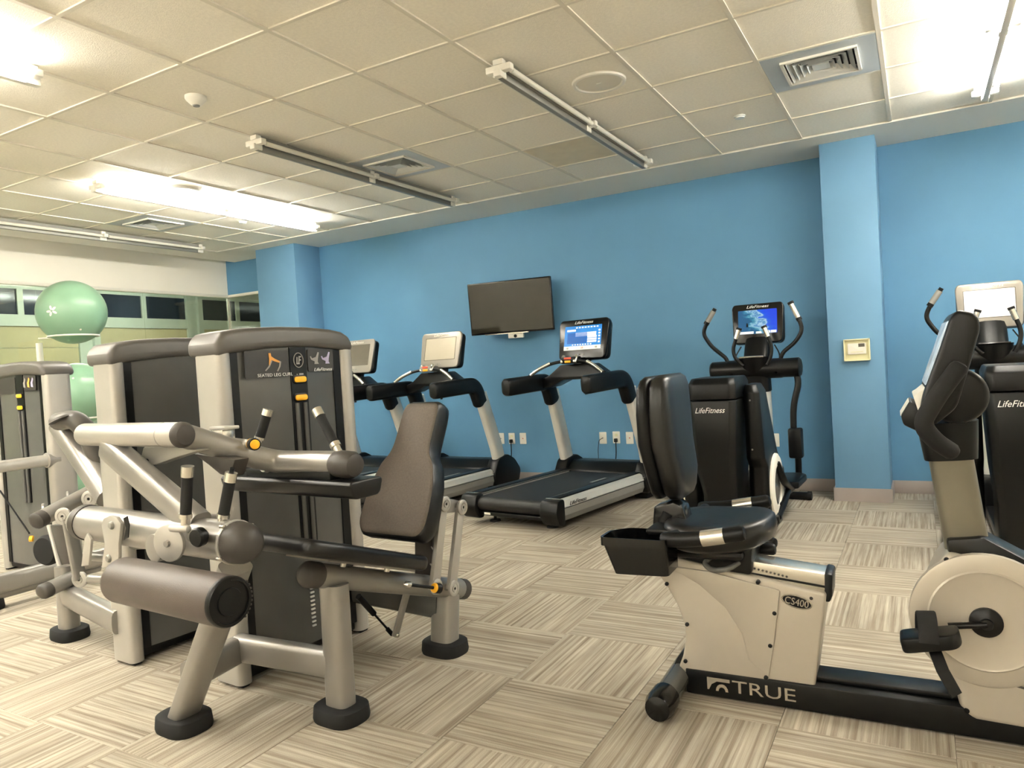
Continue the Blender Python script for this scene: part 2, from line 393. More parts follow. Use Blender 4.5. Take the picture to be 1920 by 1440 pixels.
# glass partition
g1 = struct(MB().bx((XL-0.06, YF, 0.0), (XL-0.0, YB, 0.05)).build('window_1', M_wht))
ys = [YB-0.004-1.22*k for k in range(0, 8)]
for a, b in zip(ys[1:], ys[:-1]):
    MB().bx((XL-0.036, a+0.004, 0.05), (XL-0.024, b, ZG-0.03)).build('pane', M_glass, g1, smooth=False)
g2 = struct(MB().bx((XL, YB+0.0, 0.0), (CL[0], YB+0.06, 0.05)).build('window_2', M_wht))
MB().bx((XL-0.02, YB+0.024, 0.05), (CL[0]+0.02, YB+0.036, ZG-0.03)).build('pane', M_glass, g2, smooth=False)
ptag(MB().bx((XL-0.038, YB-0.002, 0.05), (XL-0.022, YB+0.038, ZG-0.03)).build('corner_strip', M_bright, g1), 'bright glass corner joint')
# beyond the glass: a passage with a window wall and beige blinds
XF, YQ = -10.9, 10.3
wf = struct(MB().bx((XF-0.1, YF, 0), (XF, YQ+0.1, H+0.05)).build('wall_passage_far', M_frame, smooth=False))
wq = struct(MB().bx((XF, YQ, 0), (-6.3, YQ+0.1, H+0.05)).build('wall_passage_end', M_frame, smooth=False))
struct(MB().bx((-6.4, YB+0.12, 0), (-6.3, YQ, H+0.05)).build('wall_passage_side', M_cream, smooth=False))
struct(MB().bx((XF, YF-0.1, 0), (XL-0.12, YF, H+0.05)).build('wall_passage_front', M_cream, smooth=False))
wn = 3
def passage_window(n, along, a, b):
    def bxp(p0, p1, z0, z1, d0, d1):
        return MB().bx((XF+d0, p0, z0), (XF+d1, p1, z1)) if along == 'y' else MB().bx((p0, YQ-d1, z0), (p1, YQ-d0, z1))
    o = struct(bxp(a, b, 0.0, 0.10, 0, 0.05).build('window_%d' % n, M_frame))
    for p in (a, b-0.09): bxp(p, p+0.09, 0.10, H, 0, 0.06).build('mullion', M_frame, o, smooth=False)
    bxp(a+0.09, b-0.09, 2.20, 2.36, 0, 0.05).build('transom', M_frame, o, smooth=False)
    bxp(a+0.09, b-0.09, 2.36, 2.72, 0.0, 0.012).build('pane', M_night, o, smooth=False)
    m = (a+b)/2; bxp(m-0.04, m+0.04, 2.36, 2.72, 0.012, 0.04).build('mullion', M_frame, o, smooth=False)
    bxp(a+0.09, b-0.09, 1.90, 2.20, 0.012, 0.022).build('blind_panel', M_blind, o, smooth=False)
    bxp(a+0.09, b-0.09, 0.10, 1.895, 0.012, 0.020).build('blind_panel', M_blind, o, smooth=False)
for k in range(6):
    passage_window(wn, 'y', 10.2-1.85*(k+1), 10.2-1.85*k-0.14); wn += 1
for k in range(2):
    passage_window(wn, 'x', XF+0.1+1.85*k, XF+0.1+1.85*(k+1)-0.14); wn += 1

# ================================================================== CEILING THINGS
def fixture(x, y0, lit, label, n=2, grp='ceiling strip lights'):
    Ls = 1.14; o = thing('ceiling_strip_light', label, 'ceiling light', loc=(x, y0, H), group=grp)
    tot = n*Ls
    for k in range(n+1):
        y = k*Ls
        MB().bx((-0.075, y-0.022, -0.070), (0.075, y+0.022, -0.034)).bx((-0.03, y-0.022, -0.034), (0.03, y+0.022, -0.004)).bx((-0.022, y-0.036, -0.098), (0.022, y+0.036, -0.06)).build('bracket', M_wht, o, bevel=0.006)
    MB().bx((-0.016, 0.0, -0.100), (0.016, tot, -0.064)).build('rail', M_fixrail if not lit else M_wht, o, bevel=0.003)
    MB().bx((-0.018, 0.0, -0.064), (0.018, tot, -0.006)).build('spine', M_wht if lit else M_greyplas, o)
    for k in range(n):
        for s in (-1, 1):
            MB().tube([(s*0.052, k*Ls+0.035, -0.058), (s*0.052, (k+1)*Ls-0.035, -0.058)], 0.015, n=10).build('tube', M_tubeon if lit else M_tubeoff, o)
    return o
fixture(-1.86, 3.37, False, 'unlit grey twin-tube strip light beside the round ceiling speaker, nearest the middle of the ceiling')
fixture(-3.73, 3.40, False, 'unlit grey strip light crossing the square vent in the middle of the ceiling')
fixture(-5.43, 3.36, True, 'glowing strip light over the left side, two lit sections end to end')
fixture(-7.15, 3.30, False, 'thin unlit strip light close to the cream header on the left')
fixture(0.43, 3.32, True, 'glowing twin-tube strip light at the top right corner of the photo')
fixture(-3.735, -0.26, True, 'glowing strip light cut off by the left edge of the photo at the top')
for x, l in ((-7.15, 'glowing strip light above the photo, nearest the glass partition'), (-5.43, 'glowing strip light above the photo, second from the glass partition')): fixture(x, -0.26, True, l, grp='strip lights out of view')
for x, l in ((-5.43, 'added fill strip light behind the camera on the left'), (-1.86, 'added fill strip light behind the camera in the middle'), (0.43, 'added fill strip light behind the camera on the right')): fixture(x, -2.68, True, l, grp='strip lights out of view')  # unseen lamps added as fill for camera-facing surfaces and the ceiling
fixture(2.2, 3.36, True, 'added unseen strip light beyond the right edge of the photo', grp='strip lights out of view')  # unseen lamp, added past the right edge for more light
fixture(-9.4, 5.0, True, 'added unseen strip light over the far end of the passage behind the glass', grp='strip lights out of view')  # unseen lamps added to light the passage, this and the next
fixture(-9.4, 1.0, True, 'added unseen strip light over the near end of the passage behind the glass', grp='strip lights out of view')

def vent(cx, cy, label, yawed=0):
    i, j = cell(cx, cy); cx, cy = GX0+T*(i+0.5), GY0+T*(j+0.5)
    o = thing('ceiling_vent', label, 'vent', loc=(cx, cy, H), group='square ceiling vents')
    h = T/2-0.014; k = 0.19
    pan = MB()
    for a, b in (((-h, -h), (h, -k)), ((-h, k), (h, h)), ((-h, -k), (-k, k)), ((k, -k), (h, k))): pan.bx((a[0], a[1], 0.0), (b[0], b[1], 0.01))
    pan.build('pan', M_ventpan, o, smooth=False)
    MB().bx((-k, -k, 0.03), (k, k, 0.045)).build('duct_back', M_dark, o, smooth=False)
    rim = MB()
    for s in (-1, 1): rim.bx((-k-0.008, s*k-0.008, -0.012), (k+0.008, s*k+0.008, 0.004)); rim.bx((s*k-0.008, -k, -0.012), (s*k+0.008, k, 0.004))
    rim.build('rim', M_wht, o, smooth=False)
    for q in (0.172, 0.139, 0.106, 0.073):
        a = q; b = q-0.026; sl = MB()
        # a square sloping louvre ring
        sl.loft([[V((-a, -a, -0.008)), V((a, -a, -0.008)), V((a, a, -0.008)), V((-a, a, -0.008))], [V((-b, -b, 0.022)), V((b, -b, 0.022)), V((b, b, 0.022)), V((-b, b, 0.022))],
                 [V((-b+.003, -b+.003, 0.022)), V((b-.003, -b+.003, 0.022)), V((b-.003, b-.003, 0.022)), V((-b+.003, b-.003, 0.022))],
                 [V((-a+.004, -a+.004, -0.009)), V((a-.004, -a+.004, -0.009)), V((a-.004, a-.004, -0.009)), V((-a+.004, a-.004, -0.009))]], cap=False)
        sl.build('louvre', M_vent, o, smooth=False)
    MB().prism([V((-0.045, -0.045, -0.006)), V((0.045, -0.045, -0.006)), V((0.045, 0.045, -0.006)), V((-0.045, 0.045, -0.006))], (0, 0, 0.006)).build('centre_plate', M_vent, o, smooth=False)
    return o
vent(-0.421, 4.553, 'square louvred ceiling vent near the glowing light at the right')
vent(-3.45, 4.62, 'square louvred ceiling vent touching the unlit middle strip light')
vent(-6.39, 4.475, 'square louvred ceiling vent left of the glowing left strip light')
def speaker(x, y, label):
    o = thing('ceiling_speaker', label, 'speaker', loc=(x, y, H+0.006), group='round ceiling speakers')
    MB().lathe((0, 0, 0), (0, 0, -1), [(0, 0.158), (0.012, 0.155), (0.016, 0.145), (0.014, 0.135), (0.004, 0.132), (0.0, 0.132)], 36).build('ring', M_wht, o)
    MB().lathe((0, 0, 0), (0, 0, -1), [(0.002, 0.131), (0.007, 0.130), (0.010, 0.06), (0.010, 0.001)], 36).build('grille', M_tbar, o)
    MB().bx((-0.016, -0.004, -0.0125), (0.016, 0.004, -0.008)).build('badge', M_wht, o)
speaker(-1.557, 4.003, 'round white ceiling speaker to the right of the long unlit strip light')
speaker(-5.281, 3.959, 'round ceiling speaker beside the glowing left strip light')
o = thing('smoke_detector', 'round white domed smoke detector on the ceiling at upper left', 'smoke detector', loc=(-3.481, 2.762, H+0.006))
MB().lathe((0, 0, 0), (0, 0, -1), [(0, 0.058), (0.012, 0.058), (0.020, 0.055), (0.045, 0.03), (0.05, 0.022)], 28).build('dome', M_wht, o)
MB().lathe((0, 0, -0.049), (0, 0, -1), [(0, 0.020), (0.006, 0.018), (0.007, 0.001)], 20).build('lens', M_greyplas, o)
for x, y, l in ((-1.008, 5.186, 'small round sprinkler cap on the ceiling tile left of the right-hand column'), (-5.897, 5.134, 'small round sprinkler cap below the glowing left strip light')):
    o = thing('sprinkler_cap', l, 'sprinkler', loc=(x, y, H+0.006), group='sprinkler caps')
    MB().lathe((0, 0, 0), (0, 0, -1), [(0, 0.04), (0.006, 0.04), (0.008, 0.033), (0.016, 0.032), (0.018, 0.001)], 24).build('cap', M_vent, o)

# ================================================================== WALL THINGS
# television
c = W0.at(956, 575, v=6.48)
tvr = thing('television', 'black wall-mounted flat television switched off on the blue wall', 'television', loc=c)
tvr.rotation_euler = (math.radians(4), 0, math.radians(9))
fw, fh = 0.452, 0.268
MB().prism(rrect((0, 0.0, 0), X, Z, fw*2, fh*2, 0.008), (0, 0.035, 0)).build('housing', M_blackg, tvr, bevel=0.003)
MB().bx((-fw+0.012, -0.002, -fh+0.02), (fw-0.012, 0.001, fh-0.012)).build('screen', M_tvscr, tvr, smooth=False)
MB().bx((-0.30, 0.035, -0.2), (0.30, 0.06, 0.16)).build('rear_bulge', M_black, tvr, bevel=0.01)
MB().bx((-0.12, 0.06, -0.14), (0.12, 0.10, 0.12)).bx((-0.03, 0.1, -0.04), (0.03, 0.225, 0.02)).build('wall_bracket', M_black, tvr, bevel=0.004)
MB().bx((-0.30, -0.004, -fh-0.006), (0.18, 0.02, -fh+0.004)).build('lower_strip', M_bright, tvr)
sb = MB().bx((-0.05, 0.01, -fh-0.055), (0.11, 0.06, -fh-0.006)).build('sensor_box', M_wht, tvr, bevel=0.005)
MB().lathe((0.03, 0.012, -fh-0.034), (0, -1, 0), [(0, 0.017), (0.006, 0.017), (0.007, 0.001)]).build('lens', M_black, sb)
# thermostat
a = W0.at(1582, 637, v=6.30); b = W0.at(1633, 675, v=6.30)
tc_ = (a+b)/2; tw, th = abs(b.x-a.x), abs(a.z-b.z)
o = thing('thermostat', 'cream thermostat in a clear guard box on the light blue column', 'thermostat', loc=(tc_.x, 6.30, tc_.z))
MB().prism(rrect((0, 0, 0), X, Z, tw, th, 0.012), (0, -0.022, 0)).build('guard_base', M_ivory, o, bevel=0.006)
MB().prism(rrect((0.0, -0.022, 0.008), X, Z, tw*0.70, th*0.5, 0.006), (0, -0.02, 0)).build('body', M_wht, o, bevel=0.004)
MB().bx((0.012, -0.044, 0.022), (0.056, -0.041, 0.048)).build('display', M_darkscr, o)
MB().bx((-0.045, -0.044, -0.018), (0.045, -0.0415, -0.013)).build('button_row', M_ivory, o)
rim = MB()
for s in (-1, 1): rim.bx((-tw/2, -0.05, s*(th/2-0.004)-0.004), (tw/2, -0.02, s*(th/2-0.004)+0.004)); rim.bx((s*(tw/2-0.004)-0.004, -0.05, -th/2), (s*(tw/2-0.004)+0.004, -0.02, th/2))
rim.build('guard_rim', M_ivory, o)
# outlets
OL = [(940, 822, 0, 'white wall plate half behind the middle treadmill, leftmost of its three'), (960, 822, 1, 'white socket with black plug between two plates, right of the middle treadmill'), (981, 822, 2, 'white wall plate with a small red dot right of the middle treadmill'),
      (1131, 821, 3, 'white wall plate with a thin black cable seen between the front treadmill posts'), (1156, 820, 1, 'white socket with black plug seen between the front treadmill posts'), (1181, 821, 2, 'white wall plate with a dot beside the front treadmill right post'), (1453, 825, 4, 'white wall plate behind the elliptical trainer')]
for x, y, kind, l in OL:
    p = W0.at(x, y, v=YB); o = thing('wall_socket', l, 'socket', loc=(p.x, YB, p.z), group='wall sockets on the blue wall')
    MB().prism(rrect((0, 0, 0), X, Z, 0.076, 0.118, 0.006), (0, -0.007, 0)).build('plate', M_wht, o, bevel=0.002)
    if kind == 1:
        for s in (-1, 1): MB().prism(rrect((0, -0.007, s*0.024), X, Z, 0.03, 0.026, 0.006), (0, -0.002, 0)).build('receptacle', M_ivory, o)
        q = MB().bx((-0.016, -0.04, -0.045), (0.016, -0.009, -0.008)).build('plug', M_black, o, bevel=0.006)
        MB().tube(fillet([(0, -0.028, -0.04), (0.0, -0.03, -0.16), (-0.02, -0.03, -0.28), (-0.06, -0.05, -0.44)], 0.1), 0.0055, n=8).build('cable', M_black, o)
    elif kind in (2,):
        MB().lathe((0, -0.007, 0), (0, -1, 0), [(0, 0.006), (0.003, 0.005), (0.004, 0.001)]).build('jack', M_red, o)
    elif kind in (0, 3):
        MB().lathe((0, -0.007, 0), (0, -1, 0), [(0, 0.006), (0.012, 0.006), (0.013, 0.001)]).build('jack', M_bright, o)
        MB().tube(fillet([(0, -0.018, 0), (-0.035, -0.03, -0.02), (-0.05, -0.03, -0.12), (-0.055, -0.02, -0.34)], 0.03), 0.003, n=8).build('cable', M_black, o)

# ================================================================== TREADMILLS
def console(root, c, w, h, tilt, bezel, scr, th=0.06, logo=True, ui=None, logom=None):
    """rounded cardio console facing -v, leaning back by tilt degrees"""
    a = math.radians(tilt); R = Matrix.Rotation(-a, 3, 'X'); c = V(c)
    P = lambda x, y, z: c+R@V((x, y, z))
    ax, az, an = R@X, R@Z, R@(-Y)
    hd = MB().prism(rpoly([P(-w*0.46, 0, -h/2), P(w*0.46, 0, -h/2), P(w/2, 0, h*0.40), P(w*0.46, 0, h/2), P(-w*0.46, 0, h/2), P(-w/2, 0, h*0.40)], 0.04), R@Y*(0.026 if bezel is M_bezel else th)).build('console', bezel, root, bevel=0.010, seg=3)
    MB().prism(rrect(P(0, 0.024, -0.004), ax, az, w*0.975, h*0.97, 0.05), R@Y*0.06).build('rear_shell', M_black, hd, bevel=0.012)
    if bezel is M_bezel: MB().prism(rrect(P(0, -0.0005, 0.012), ax, az, w*0.765, h*0.63, 0.006), R@Y*0.002).build('screen_border', M_darkscr, hd, smooth=False)
    sw, sh, sz = w*0.74, h*0.60, 0.012
    MB().prism(rrect(P(0, -0.001, sz), ax, az, sw, sh, 0.004), R@Y*0.003).build('screen', scr, hd, smooth=False)
    if ui == 'menu':
        def q(x0, x1, z0, z1, m, nm='screen_graphic'):
            MB().prism([P(x0*sw-sw/2, -0.002, sz+z0*sh-sh/2), P(x1*sw-sw/2, -0.002, sz+z0*sh-sh/2), P(x1*sw-sw/2, -0.002, sz+z1*sh-sh/2), P(x0*sw-sw/2, -0.002, sz+z1*sh-sh/2)], R@Y*0.001).build(nm, m, hd, smooth=False)
        q(0.0, 1.0, 0.0, 0.16, M_scrpale); q(0.08, 0.62, 0.27, 0.72, M_scrdeep); q(0.3, 0.86, 0.55, 0.72, M_scrwhite)
        for k in range(3): q(0.63, 0.88, 0.28+0.1*k, 0.36+0.1*k, M_scrwhite)
        q(0.06, 0.30, 0.78, 0.86, M_scrwhite)
        for k in range(8): q(0.30+0.08*k, 0.35+0.08*k, 0.90, 0.95, M_scrwhite); q(0.22+0.07*k, 0.26+0.07*k, 0.19, 0.24, M_scrwhite)
        for k in range(5): q(0.92, 0.97, 0.25+0.12*k, 0.32+0.12*k, M_scrwhite)
        q(0.07, 0.13, 0.04, 0.12, M_darkscr); q(0.85, 0.91, 0.04, 0.12, M_darkscr); q(0.47, 0.53, 0.04, 0.12, M_red)
    if ui == 'wave':
        def q(x0, x1, z0, z1, m):
            MB().prism([P(x0*sw-sw/2, -0.002, sz+z0*sh-sh/2), P(x1*sw-sw/2, -0.002, sz+z0*sh-sh/2), P(x1*sw-sw/2, -0.002, sz+z1*sh-sh/2), P(x0*sw-sw/2, -0.002, sz+z1*sh-sh/2)], R@Y*0.001).build('screen_graphic', m, hd, smooth=False)
        q(0.02, 0.40, 0.01, 0.11, M_scrwhite); q(0.72, 0.82, 0.01, 0.11, M_scrwhite); q(0.84, 0.98, 0.01, 0.11, M_scrwhite); q(0.46, 0.60, 0.01, 0.09, M_scrpale)
        q(0.21, 0.26, 0.30, 0.42, M_black); q(0.22, 0.245, 0.42, 0.47, M_black)
    if logo:
        text('logo', 'LifeFitness', P(0, -0.0015, h*0.415), ax, az, h*0.07, logom or M_logo, hd, shear=0.35, sx=1.25)
    for s_ in (-1, 1): MB().lathe(P(s_*0.02, 0, -h*0.39), an, [(0, 0.008), (0.003, 0.007), (0.004, 0.001)], 12).build('knob', M_greyplas, hd)
    return hd
def treadmill(o, ang, label, bezel, scr, ui, logom=None):
    F = Fr(o, ang); t = thing('treadmill', label, 'treadmill', fr=F, group='treadmills facing the blue wall')
    L1 = 1.56
    for s in (-1, 1):
        prof = [(0.335, 0.225), (0.405, 0.240), (0.440, 0.225), (0.462, 0.185), (0.462, 0.178)]
        prof2 = [(0.335, 0.225), (0.462, 0.174), (0.460, 0.120), (0.435, 0.075), (0.37, 0.062), (0.335, 0.075)]
        rl = MB().prism([V((s*0.335, 0.06, 0.10)), V((s*0.335, 0.06, 0.232))]+[V((s*a, 0.06, b)) for a, b in prof[1:]]+[V((s*0.42, 0.06, 0.165)), V((s*0.36, 0.06, 0.10))], (0, L1-0.06, 0)).build('side_rail', M_tmwhite, t, ang=25)
        MB().prism([V((s*a, 0.06, b)) for a, b in [(0.345, 0.098), (0.40, 0.155), (0.458, 0.170), (0.458, 0.118), (0.435, 0.075), (0.37, 0.062), (0.345, 0.07)]], (0, L1-0.06, 0)).build('lower_rail', M_greyplas, rl, ang=25)
        MB().bx((s*0.335, 0.055, 0.236), (s*0.415, L1-0.1, 0.247)).build('foot_strip', M_black, t, bevel=0.004)
        MB().bx((s*0.318, 0.06, 0.232), (s*0.333, L1-0.1, 0.241)).build('strip_line', M_bright, t)
        MB().prism(rpoly([V((s*0.31, -0.05, 0.14)), V((s*0.31, 0.00, 0.05)), V((s*0.31, 0.07, 0.045)), V((s*0.31, 0.07, 0.246)), V((s*0.31, -0.02, 0.238))], 0.03), (s*0.156, 0, 0)).build('end_cap', M_black, t, bevel=0.012)
        MB().bx((s*0.33, 0.02, 0.2465), (s*0.455, 0.032, 0.2495)).build('cap_line', M_bright, t)
        MB().lathe((s*0.28, 0.16, 0), Z, [(0, 0.045), (0.014, 0.042), (0.018, 0.012), (0.09, 0.012)], 20).build('foot', M_rub, t)
        MB().bx((s*0.30, 1.40, 0), (s*0.44, 1.56, 0.10)).build('foot', M_rub, t, bevel=0.02)
        # upright and its base shoe
        MB().tube([(s*0.425, 1.46, 0.30), (s*0.425, 1.42, 0.45), (s*0.415, 1.33, 0.72), (s*0.405, 1.24, 0.98)], 0.074, 0.046, n=20, pw=3.0, up=X).build('upright', M_tmwhite, t)
        MB().prism(rpoly([V((s*0.36, 1.32, 0.06)), V((s*0.36, 1.72, 0.06)), V((s*0.36, 1.76, 0.18)), V((s*0.36, 1.66, 0.30)), V((s*0.36, 1.54, 0.36)), V((s*0.36, 1.38, 0.33)), V((s*0.36, 1.30, 0.20))], 0.04), (s*0.125, 0, 0)).build('upright_shoe', M_black, t, bevel=0.015)
        arm = fillet([(s*0.405, 1.23, 0.90), (s*0.40, 1.16, 1.075), (s*0.40, 0.57, 1.055)], 0.13, 8)
        MB().tube(arm, 0.076, 0.052, n=20, pw=3.6, up=X, rcap=0.035).build('handrail', M_black, t)
    # belt and rear roller
    bl = [V((-0.312, 1.42, 0.222))]
    for k in range(9):
        a = math.pi/2+math.pi*k/8; bl.append(V((-0.312, 0.045+0.055*math.cos(a), 0.167+0.055*math.sin(a))))
    bl.append(V((-0.312, 1.42, 0.112)))
    MB().prism(bl, (0.624, 0, 0)).build('running_belt', M_belt, t, ang=30)
    MB().bx((-0.31, 0.02, 0.075), (0.31, 0.08, 0.105)).build('rear_bar', M_black, t, bevel=0.006)
    MB().bx((-0.27, 0.017, 0.083), (-0.21, 0.021, 0.10)).build('rear_sticker', M_wht, t)
    MB().bx((0.19, 0.86, 0.2222), (0.215, 1.10, 0.2232)).build('belt_print', M_greyplas, t)
    # motor hood
    MB().prism(rpoly([V((-0.37, 1.38, 0.06)), V((-0.37, 1.78, 0.06)), V((-0.37, 1.80, 0.20)), V((-0.37, 1.68, 0.30)), V((-0.37, 1.46, 0.315)), V((-0.37, 1.34, 0.225))], 0.03), (0.74, 0, 0)).build('motor_hood', M_black, t, bevel=0.012)
    # cross console body
    up_ = [(-0.40, 1.09), (-0.28, 1.13), (-0.15, 1.22), (0.15, 1.22), (0.28, 1.13), (0.40, 1.09)]; lo_ = [(0.40, 1.01), (0.26, 1.03), (0.12, 1.085), (-0.12, 1.085), (-0.26, 1.03), (-0.40, 1.01)]
    MB().prism([V((a, 1.02, b)) for a, b in up_+lo_], (0, 0.18, 0)).build('cross_body', M_black, t, bevel=0.015)
    for s in (-1, 1):
        g = fillet([(s*0.40, 0.88, 1.125), (s*0.30, 0.90, 1.19), (s*0.19, 0.94, 1.235), (s*0.07, 0.96, 1.25)], 0.08)
        MB().tube(g, 0.014, n=10).build('grip_bar', M_black, t)
        MB().tube(fillet([(s*0.37, 0.876, 1.142), (s*0.30, 0.89, 1.190), (s*0.19, 0.93, 1.238)], 0.08), 0.0152, n=10).build('pulse_sensor', M_bright, t)
    kp = MB().bx((-0.075, 0.92, 1.225), (0.075, 1.03, 1.285)).build('keypad', M_greyplas if bezel is M_bezel else M_black, t, bevel=0.012)
    MB().bx((-0.035, 0.914, 1.262), (0.035, 0.922, 1.282)).build('stop_button', M_red, kp, bevel=0.003)
    MB().bx((-0.03, 0.914, 1.234), (0.03, 0.922, 1.254)).build('start_button', M_yellow, kp, bevel=0.003)
    for s in (-1, 1): MB().tube([(s*0.065, 0.93, 1.24), (s*0.065, 0.96, 1.29)], 0.018, n=12, rcap=0.01).build('toggle', M_bright, kp)
    MB().prism([V((-0.08, 1.10, 1.10)), V((0.08, 1.10, 1.10)), V((0.08, 1.16, 1.36)), V((-0.08, 1.16, 1.36))], (0, 0.05, 0)).build('console_neck', M_black, t, bevel=0.01)
    console(t, (0.05, 1.10, 1.435), 0.51, 0.36, 14, bezel, scr, ui=ui, logom=logom)
    MB().tube(fillet([(0.12, 1.0, 1.06), (0.13, 0.98, 1.02), (0.135, 0.97, 0.98)], 0.02), 0.004, n=8).tube([(0.135, 0.97, 0.985), (0.14, 0.97, 0.955)], 0.012, n=10).build('safety_cord', M_black, t)
    text('logo', 'LifeFitness', (0.4635, 0.25, 0.196), Y, Z, 0.030, M_sticker, t, shear=0.35, sx=1.3)
    MB().bx((0.462, 1.28, 0.198), (0.4645, 1.50, 0.206)).build('rail_print', M_greyplas, t)
    return t
treadmill((-2.77, 4.76), -8.5, 'treadmill with a black console and lit blue menu screen, under the television', M_blackg, M_scrblue, 'menu')
treadmill((-4.255, 4.80), -5, 'treadmill with a pale console and blank pale screen, behind the padded backrest', M_bezel, M_offscr, None, M_wht)
treadmill((-5.34, 4.80), -5, 'treadmill mostly hidden behind the leg curl tower, dark screen in a pale console', M_bezel, M_darkscr, None, M_wht)

# ================================================================== ELLIPTICAL TRAINERS
EO = (-1.14, 4.45)
def elliptical(o, label, bezel, scr, ui, logom=None):
    E = Fr(EO); F = Fr(o); t = thing('elliptical_trainer', label, 'elliptical trainer', fr=F, group='elliptical trainers by the blue wall')
    A = E.at
    # tall centre housing with the maker's name
    w = 0.150
    def ring(z, a, v0, v1, c=0.035):
        return [V((-a+c, v0, z)), V((a-c, v0, z)), V((a, v0+c, z)), V((a, v1, z)), V((-a, v1, z)), V((-a, v0+c, z))]
    MB().loft([ring(0.06, 0.105, 0.14, 0.5), ring(0.34, 0.105, 0.14, 0.5), ring(0.52, 0.125, 0.07, 0.5), ring(0.945, w, 0.06, 0.5)]).build('centre_housing', M_black, t, bevel=0.008, ang=25)
    MB().loft([ring(0.951, w, 0.06, 0.5), ring(1.05, w*0.985, 0.07, 0.49), ring(1.085, w*0.9, 0.10, 0.47)]).build('housing_lid', M_black, t, bevel=0.010, ang=25)
    text('logo', 'LifeFitness', (-0.01, 0.0590, 0.885), X, Z, 0.034, M_logo, t, shear=0.35, sx=0.9)
    for s in (-1, 1):
        # side pod with wheel cover
        def rg(z, a, b, v0, v1, c=0.03): return [V((s*a, v0+c, z)), V((s*(a+c), v0, z)), V((s*(b-c), v0, z)), V((s*b, v0+c, z)), V((s*b, v1-c, z)), V((s*(b-c), v1, z)), V((s*a, v1, z))]
        pod = MB().loft([rg(0.06, 0.155, 0.275, 0.30, 0.80), rg(0.50, 0.155, 0.275, 0.30, 0.80), rg(0.56, 0.155, 0.270, 0.24, 0.74), rg(0.98, 0.155, 0.255, 0.24, 0.52), rg(1.03, 0.16, 0.235, 0.27, 0.49)]).build('side_pod', M_black, t, bevel=0.010, ang=25)
        for z_, v_ in ((0.62, 0.2395), (0.93, 0.2395)): MB().lathe((s*0.20, v_, z_), (0, -1, 0), [(0, 0.006), (0.002, 0.005), (0.003, 0.001)], 10).build('screw', M_greyplas, pod)
        cc = V((s*0.274, 0.56, 0.34))
        MB().lathe(cc, (s, 0, 0), [(0, 0.215), (0.012, 0.213), (0.020, 0.200), (0.020, 0.135), (0.006, 0.130), (0.0, 0.130)], 40).build('wheel_ring', M_wht, pod)
        MB().lathe(cc, (s, 0, 0), [(0, 0.133), (0.010, 0.13), (0.016, 0.05), (0.016, 0.001)], 40).build('wheel_cover', M_charc, pod)
        MB().tube(fillet([cc+V((s*0.01, 0, 0.15)), cc+V((s*0.045, 0.05, 0.02)), V((s*0.30, 1.0, 0.24))], 0.1), 0.026, 0.02, n=12).build('crank_link', M_black, t)
        # pedal and its arm
        pb = MB().tube([(s*0.27, 0.75, 0.22), (s*0.27, 1.55, 0.20)], 0.03, 0.022, n=12).build('pedal_arm', M_black, t)
        MB().prism(rpoly([V((s*0.17, 1.02, 0.235)), V((s*0.35, 1.02, 0.235)), V((s*0.36, 1.40, 0.235)), V((s*0.31, 1.48, 0.235)), V((s*0.18, 1.46, 0.235))], 0.03), (0, 0, 0.05)).build('footplate', M_black, t, bevel=0.012)
        MB().tube(fillet([(s*0.285, 0.95, 0.25), (s*0.30, 0.66, 0.21), (s*0.285, 0.48, 0.145)], 0.08), 0.030, 0.026, n=12).build('pedal_link', M_black, t)
        MB().lathe((s*0.19, 0.47, 0.14), (s, 0, 0), [(0, 0.03), (0.01, 0.042), (0.10, 0.042), (0.115, 0.03), (0.117, 0.001)], 18).build('link_bearing', M_black, t)
        # moving arm, lower part
        low = fillet([(s*0.29, 1.50, 1.10), (s*0.325, 1.49, 0.98), (s*0.275, 1.47, 0.80), (s*0.27, 1.46, 0.58), (s*0.29, 1.50, 0.42), (s*0.28, 1.54, 0.22)], 0.12)
        MB().tube(low, 0.024, n=12).build('lower_arm', M_black, t)
        MB().bx((s*0.235, 1.40, 0.40), (s*0.335, 1.50, 0.63)).build('arm_joint', M_black, t, bevel=0.015)
        # moving handlebar, upper part
        if s < 0: px = [(1366, 686), (1362, 672), (1334, 650), (1318, 626), (1325, 606), (1340, 580)]
        else: px = [(1462, 682), (1466, 662), (1493, 640), (1505, 618), (1498, 598), (1482, 567)]
        p = [A(x, y, v=1.50) for x, y in px]
        MB().tube(fillet(p, 0.05), 0.0155, n=12).build('handlebar', M_black, t)
        d = (p[-1]-p[-2]).normalized()
        MB().tube([p[-2]+d*0.01, p[-1]-d*0.015], 0.021, n=14).build('hand_grip', M_bright if s > 0 else M_greyplas, t)
        MB().tube([p[-1]-d*0.016, p[-1]+d*0.006], 0.024, 0.016, n=14).build('grip_cap', M_black, t)
        MB().tube([p[-2]-d*0.012, p[-2]+d*0.012], 0.022, n=14).build('grip_collar', M_black, t)
        # fixed inner handle
        if s < 0: px = [(1394, 686), (1378, 672), (1374, 655), (1386, 616)]
        else: px = [(1438, 684), (1446, 668), (1447, 648), (1432, 612)]
        p = [A(x, y, v=1.40) for x, y in px]
        MB().tube(fillet(p, 0.05), 0.014, n=12).build('fixed_handle', M_black, t)
        d = (p[-1]-p[-2]).normalized()
        MB().tube([p[-1]-d*0.085, p[-1]-d*0.012], 0.019, n=14).build('pulse_grip', M_bright, t)
        MB().tube([p[-1]-d*0.014, p[-1]+d*0.005], 0.022, 0.016, n=14).build('grip_cap', M_black, t)
        MB().tube([(s*0.06, 1.84, 0.035), (s*0.30, 1.84, 0.035)], 0.035, 0.03, n=14).build('front_foot', M_black, t)
